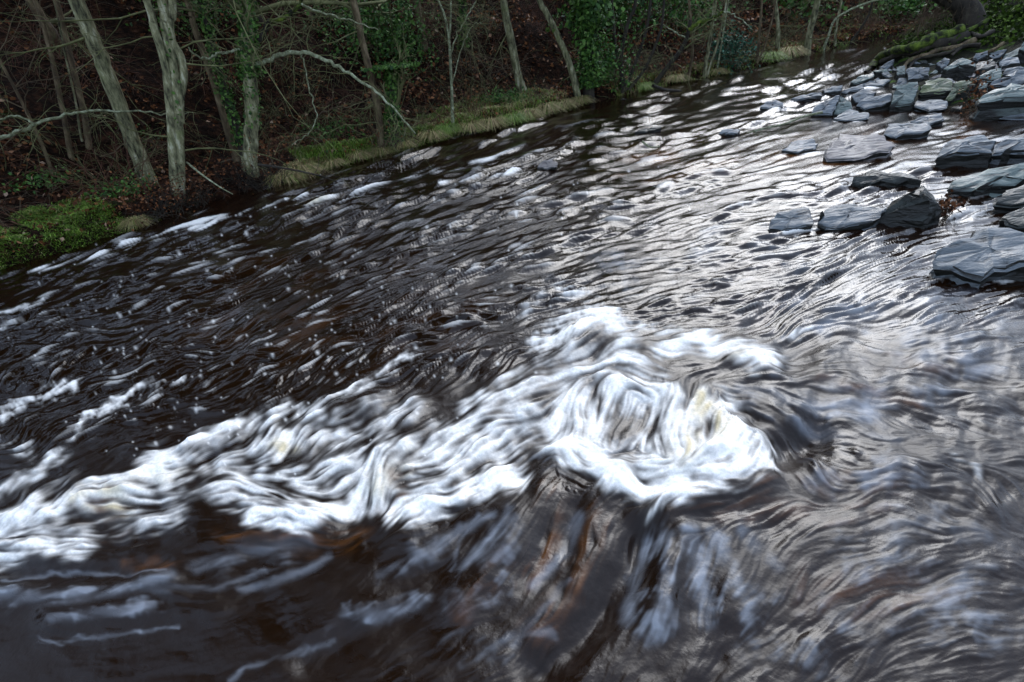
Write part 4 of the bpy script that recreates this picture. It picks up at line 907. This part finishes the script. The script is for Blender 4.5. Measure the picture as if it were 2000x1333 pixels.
bush(80, 365, .5, .2, 300, 'holly', 'low patch of green leaves on the litter at the far left', 10, .05)
bush(280, 300, .5, .5, 120, 'holly', 'sparse green shoots behind the thick leaning trunk', 20, .04)
bush(640, 270, .8, .3, 500, 'holly', 'low green bramble patch on the shaded bank', 20, .06)
bush(980, 200, .7, .25, 500, 'holly', 'low green leaves at the foot of the tan trunk', 10, .06)

# leaf litter over the slope
n = 72000; u = rg.uniform(0, 1, n)**1.0; off = .35+rg.uniform(0, 1, n)**1.25*14
seg = np.linalg.norm(np.diff(far, axis=0), axis=1); cum = np.r_[0, np.cumsum(seg)]; s_ = u*cum[-1]
ii = np.clip(np.searchsorted(cum, s_, 'right')-1, 0, len(seg)-1); dd = np.diff(far, axis=0)/seg[:, None]
q = far[ii]+dd[ii]*(s_-cum[ii])[:, None]; x = q[:, 0]-dd[ii, 1]*off; y = q[:, 1]+dd[ii, 0]*off
z = z_far(x, y)+.015
cl = fbm(x*.8, y*.8, 3, 77); ok = (cl+rg.uniform(-.5, .5, n) > -.15) & (z > .12)
dist = np.hypot(x, y)
a = Acc(); leaves(a, np.stack([x, y, z], -1)[ok], (.035+.0035*dist)[ok], None, .55)
link('leaf_litter', a.mesh('leaf_litter'), M['litter'], None, kind='stuff', label='brown dead leaves strewn over the far slope', category='leaf litter')

def blades(name, pts, h, mat, label, lean=.5, wd=.006):
    pts = np.asarray(pts); n = len(pts); hh = h*rng.uniform(.5, 1.3, n); th = rng.uniform(0, 6.28, n); l_ = rng.uniform(.2, 1, n)*lean
    d = np.stack([np.cos(th)*l_, np.sin(th)*l_, np.ones(n)], -1)*hh[:, None]; s_ = np.stack([-np.sin(th), np.cos(th), np.zeros(n)], -1)*(wd*rng.uniform(.7, 1.4, n))[:, None]
    mid = pts+d*.55; tip = pts+d*[1, 1, .8]+np.stack([np.cos(th), np.sin(th), np.full(n, -.4)], -1)*(hh*lean*.35)[:, None]
    V = np.stack([pts-s_, pts+s_, mid+s_*.8, mid-s_*.8, tip+s_*.15, tip-s_*.15], 1).reshape(-1, 3); i = np.arange(n)[:, None]*6
    Fq = np.concatenate([i+[0, 1, 2, 3], i+[3, 2, 4, 5]])
    return mesh_np(name, V, Fq)
def bank_pts(n, u0, u1, o0, o1, seed=1):
    r_ = np.random.default_rng(seed); s_ = r_.uniform(u0, u1, n); off = r_.uniform(o0, o1, n)
    # u given as photo x of the shore
    xs = np.array([p_[0] for p_ in far_px]); q = np.stack([np.interp(s_, xs, far[:, 0]), np.interp(s_, xs, far[:, 1])], -1)
    j = np.clip(np.searchsorted(xs, s_)-1, 0, len(dd)-1); x = q[:, 0]-dd[j, 1]*off; y = q[:, 1]+dd[j, 0]*off
    return np.stack([x, y, z_far(x, y)-.01], -1)
g1 = bank_pts(42000, -300, 285, .12, 1.7, 1); g1 = g1[fbm(g1[:, 0]*2, g1[:, 1]*2, 2, 5)+np.random.default_rng(3).uniform(-.3, .5, len(g1)) > -.1]
link('grass', blades('grass', g1, .055, 'grass', '', 1.2, .0045), M['grass'], None, kind='stuff', label='bright green short turf on the low bank at the far left', category='grass')
g2 = np.concatenate([bank_pts(7000, 620, 830, .15, 1.0, 2), bank_pts(11000, 780, 905, .15, 1.3, 3), bank_pts(9000, 900, 1150, .2, 2.2, 4), bank_pts(9000, 1220, 1700, .15, 1.3, 5), bank_pts(5000, 1700, 1875, .1, 3, 6)])
g2 = g2[fbm(g2[:, 0]*1.3, g2[:, 1]*1.3, 2, 15)+np.random.default_rng(4).uniform(-.3, .4, len(g2)) > 0]
link('grass', blades('grass', g2, .11, 'grass', '', .8, .006), M['grass'], None, kind='stuff', label='green grass along the lip of the far bank', category='grass')
g3 = np.concatenate([bank_pts(9000, 600, 830, .05, .6, 12), bank_pts(13000, 880, 1150, .05, 1.9, 14), bank_pts(8000, 1220, 1640, .05, .9, 15)])
g3 = g3[fbm(g3[:, 0]*1.1, g3[:, 1]*1.1, 2, 35)+np.random.default_rng(5).uniform(-.3, .4, len(g3)) > .02]
link('grass', blades('grass', g3, .12, 'straw', '', 1.0, .0045), M['straw'], None, kind='stuff', label='straw-coloured dry grass hanging over the far bank', category='dry grass')
# tussocks
def tussock_mesh(seed, n=620, r=.16, h=.28):
    rg = np.random.default_rng(seed); th = rg.uniform(0, 6.28, n); rr = np.sqrt(rg.uniform(0, 1, n))*r*.5
    pts = np.stack([np.cos(th)*rr, np.sin(th)*rr, np.zeros(n)], -1); l_ = rr/r*2.4+.15; hh = h*rg.uniform(.6, 1.2, n)
    mid = pts+np.stack([np.cos(th)*l_*.5, np.sin(th)*l_*.5, np.full(n, .75)], -1)*hh[:, None]
    tip = pts+np.stack([np.cos(th)*l_*1.3, np.sin(th)*l_*1.3, .75-l_*.55], -1)*hh[:, None]
    s_ = np.stack([-np.sin(th), np.cos(th), np.zeros(n)], -1)*.0038
    V = np.stack([pts-s_, pts+s_, mid+s_, mid-s_, tip+s_*.2, tip-s_*.2], 1).reshape(-1, 3); i = np.arange(n)[:, None]*6
    return mesh_np('tussock', V, np.concatenate([i+[0, 1, 2, 3], i+[3, 2, 4, 5]]))
tm = [tussock_mesh(i) for i in range(3)]
for m_ in tm: m_.materials.append(M['straw'])
tg = tussock_mesh(9); tg.materials.append(M['grass'])
tus = [((560,362),1.5,0,'drooping tuft of straw grass beside the black brush'),((590,350),1.7,0,'broad straw tussock hanging to the water past the black brush'),((650,330),1.1,0,'small straw tuft on the low bank'),((700,318),1.2,0,'straw tuft in front of the ivy-wrapped stump'),((745,306),1.2,0,'rounded straw tuft just before the ivy-wrapped stump'),
 ((790,292),1.2,0,'yellow tuft beneath the ivy-wrapped stump'),((265,446),1.0,0,'small tan tuft at the right end of the green turf'),((845,278),1.5,0,'pale tuft at the left of the forked sapling'),((870,265),1.5,1,'bright green tuft at the foot of the forked sapling'),((920,262),1.6,0,'brown tuft right of the forked sapling'),
 ((960,255),1.8,0,'straw tussock below the tan trunk'),((1000,243),1.7,1,'tall rush-like green tussock on the bank in mid view'),((1030,236),1.7,0,'straw tussock right of the rush-like clump'),((1070,225),1.8,0,'large straw tussock on the grassy point'),((1100,218),1.6,0,'last straw tussock before the big ivy tree'),((1135,208),1.4,0,'straw tuft under the big ivy tree'),
 ((1255,182),1.6,1,'green tuft at the foot of the stooping trunk'),((1320,165),1.6,0,'orange-brown tuft behind the stooping trunk'),((1540,115),2.4,0,'straw tuft on the distant grassy lip'),((1500,125),2.4,1,'green tuft on the distant grassy lip'),((1400,150),1.4,0,'pale round tuft at the water beneath the holly')]
for i, ((x, y), s_, gr, lab) in enumerate(tus):
    b_ = base_pt(x, y-6); o = link('grass_tussock', tg if gr else tm[i % 3], None, None, label=lab, category='grass tussock', group='tussocks along the far bank')
    o.location = b_-[0, 0, .02]; s_ *= .62; o.scale = (s_, s_, s_*.8); o.rotation_euler = (0, 0, i)

# ------------------------------------------------------------------ mossy root bank upstream on the near side
def near_pt(px, py): return hit(px, py, z_near)
rb = near_pt(1860, 70)
root_tree = empty('tree', rb, label='dark overhanging tree with exposed mossy roots at the top right', category='tree')
def root_path(pts, mat, w0, w1, name='root', lift=.0):
    a = Acc(); pp = []
    for (x, y, dz) in pts:
        g_ = hit(x, y, lambda X, Y: np.maximum(z_near(X, Y), 0)+dz); pp.append(g_)
    sp_ = spline(pp, len(pp)*6); s0 = np.linalg.norm(sp_[0]-[0, 0, CAMH])
    rr = np.linspace(w0, w1, len(sp_))*(1+.15*np.sin(np.arange(len(sp_))*.9)); tube(a, sp_, rr, 8, .12)
    return link(name, a.mesh(name, rb), M[mat], root_tree)
root_path([(1880,60,.30),(1850,70,.30),(1820,76,.32),(1795,90,.30),(1765,97,.28),(1735,104,.22),(1712,118,.15),(1704,134,.03)], 'moss_bark', .16, .09)
root_path([(1890,72,.18),(1850,84,.18),(1815,88,.2),(1790,100,.2),(1760,104,.16),(1735,116,.12),(1712,126,.06),(1690,142,.0)], 'dark_bark', .12, .05)
root_path([(1905,78,.14),(1870,92,.14),(1835,98,.12),(1810,108,.12),(1785,114,.10),(1768,128,.06),(1768,145,.02)], 'brown_bark', .06, .035)
root_path([(1915,90,.12),(1885,92,.1),(1850,104,.08),(1820,110,.1),(1790,118,.06),(1775,134,.03)], 'dark_bark', .05, .03)
root_path([(1930,40,.3),(1900,55,.25),(1870,68,.22),(1845,90,.12),(1830,104,.08)], 'moss_bark', .05, .03)
root_path([(1940,62,.2),(1915,72,.2),(1895,66,.16),(1880,90,.1),(1858,110,.06)], 'dark_bark', .05, .03)
root_path([(1960,85,.1),(1940,98,.1),(1912,108,.08),(1890,120,.06)], 'brown_bark', .04, .025)
tk = Acc(); bb = near_pt(1905, 60)
pp = np.array([at_depth(1910, 62, bb)-[0, 0, .3], at_depth(1893, 32, bb), at_depth(1880, 10, bb), at_depth(1850, -6, bb), at_depth(1820, -24, bb), at_depth(1800, -60, bb), at_depth(1790, -160, bb), at_depth(1800, -320, bb)])
sp_ = spline(pp, 44); tube(tk, sp_, np.linspace(.34, .10, 44), 12, .08); link('trunk', tk.mesh('trunk', rb), M['dark_bark'], root_tree)
cr = Acc(); rg = np.random.default_rng(61)
for k in range(22):
    i = rg.integers(12, 43); d = rg.normal(0, 1, 3); d[2] = abs(d[2])*.5; branch(cr, sp_[i], d, rg.uniform(1.2, 3), .03, 2, rg, 0, 4)
link('crown', cr.mesh('crown', rb), M['twig'], root_tree)
dr = Acc()
for k in range(60):
    q = at_depth(1850+rg.normal(0, 14), 12+rg.normal(0, 6), bb)+rg.normal(0, .15, 3); branch(dr, q, [-.4+rg.normal(0, .3), rg.normal(0, .3), -.8], rg.uniform(.5, 1.1), .008, 1, rg, .02, 3)
link('hanging_roots', dr.mesh('roots', rb), M['twig'], root_tree)
# moss cushions and ivy on that bank
n = 16000; r_ = np.random.default_rng(8)
xs = r_.uniform(1740, 2080, n); ys = r_.uniform(-60, 130, n); ok = (ys < 124-(xs-1700)*.14)
pts = []
D = ray(xs[ok], ys[ok]); T = np.linspace(8, 34, 260)
X = D[:, 0, None]*T; Y = D[:, 1, None]*T; Zr = CAMH+D[:, 2, None]*T; G = z_near(X, Y); hitm = Zr < G
fi = hitm.argmax(1); good = hitm.any(1); ar = np.arange(len(fi))
pt = np.stack([X[ar, fi], Y[ar, fi], G[ar, fi]], -1)[good]
cl = fbm(pt[:, 0]*1.6, pt[:, 1]*1.6, 3, 22)+.5*fbm(pt[:, 0]*5, pt[:, 1]*5, 2, 23)
mp_ = pt[cl > .02]; ip = pt[cl < -.12]
a = Acc(); leaves(a, mp_+r_.normal(0, .05, mp_.shape)+[0, 0, .05], .09, None, .6); link('moss', a.mesh('moss'), M['moss'], None, kind='stuff', label='bright moss growing over the root bank at the top right', category='moss')
a = Acc(); leaves(a, ip+r_.normal(0, .12, ip.shape)+[0, 0, .1], .075, None, .8); link('ivy', a.mesh('ivy'), M['moss'], None, kind='stuff', label='dark ivy trailing over the bank at the top right', category='ivy')

# ------------------------------------------------------------------ driftwood and debris
def stick(pts, z, w0, w1, mat, label, name='driftwood', twigs=0):
    pp = np.array([P(x, y, zz) for (x, y), zz in zip(pts, z)]); o_ = pp.mean(0); a = Acc(); sp_ = spline(pp, len(pp)*6); tube(a, sp_, np.linspace(w0, w1, len(sp_)), 7, .1)
    rg = np.random.default_rng(int(pts[0][0]))
    root = link(name, a.mesh(name, o_), M[mat], None, label=label, category='driftwood'); root.location = o_
    if twigs:
        a = Acc()
        for k in range(twigs): branch(a, sp_[rg.integers(2, len(sp_))]-o_, rg.normal(0, 1, 3)+[0, 0, .6], rg.uniform(.15, .4), w1*.8, 1, rg, 0, 4)
        link('twigs', a.mesh('twigs'), M['twig'], root)
stick([(1606,220),(1570,228),(1530,243),(1490,252),(1455,262)], [.08,.06,.05,.03,-.02], .022, .012, 'lichen_bark', 'long pale branch lying in the river with one end on the angular rock')
stick([(1254,276),(1262,283),(1272,288),(1290,287)], [.10,.04,.02,-.02], .02, .012, 'lichen_bark', 'short bent pale stick poking out of the water in mid river')
stick([(1690,440),(1697,430),(1703,420),(1708,416)], [.0,.02,.07,.09], .008, .004, 'dark_bark', 'thin dark twig sticking up beside the black wedge boulder')
stick([(1612,192),(1608,205),(1596,222)], [.15,.08,.0], .008, .005, 'dark_bark', 'thin dark stick across the angular pale rock')
stick([(505,322),(560,330),(600,338),(628,345),(660,356)], [.55,.48,.42,.2,.02], .022, .008, 'dark_bark', 'dark fallen bough dipping from the bank into the river', twigs=8)
stick([(365,318),(395,342),(430,366),(455,380)], [.6,.5,.35,.22], .016, .006, 'lichen_bark', 'pale broken branch leaning down the bank behind the fused stems')
stick([(1275,168),(1300,176),(1330,178)], [.35,.2,.1], .05, .03, 'dark_bark', 'dark log lying at the water edge by the stooping trunk')
def debris(px, py, h, w, n, label, z=0.05, mat='litter', sz=.05):
    b_ = P(px, py, z); rg = np.random.default_rng(int(px)); root = empty('leaf_clump', b_, label=label, category='debris')
    a = Acc()
    for k in range(26): branch(a, b_+rg.normal(0, w*.3, 3), rg.normal(0, 1, 3)+[0, 0, .5], h*rg.uniform(.5, 1), .006, 1, rg, .1, 3)
    link('twigs', a.mesh('twigs', b_), M['twig'], root)
    a = Acc(); leaves(a, b_+rg.normal(0, 1, (n, 3))*[w*.4, w*.4, h*.4]+[0, 0, h*.4], sz); link('dead_leaves', a.mesh('leaves', b_), M[mat], root)
debris(1898, 215, .55, .28, 220, 'clump of dead leaves and twigs caught below the hooked slab', .05)
debris(1845, 412, .13, .16, 110, 'reddish dead leaves caught on the black wedge boulder', .06, 'litter', .05)
debris(1695, 350, .04, .12, 14, 'few twigs stranded on the long dark ribbed rock', .06)
debris(1822, 172, .05, .1, 20, 'few leaves on the yellowish boulder', .25)
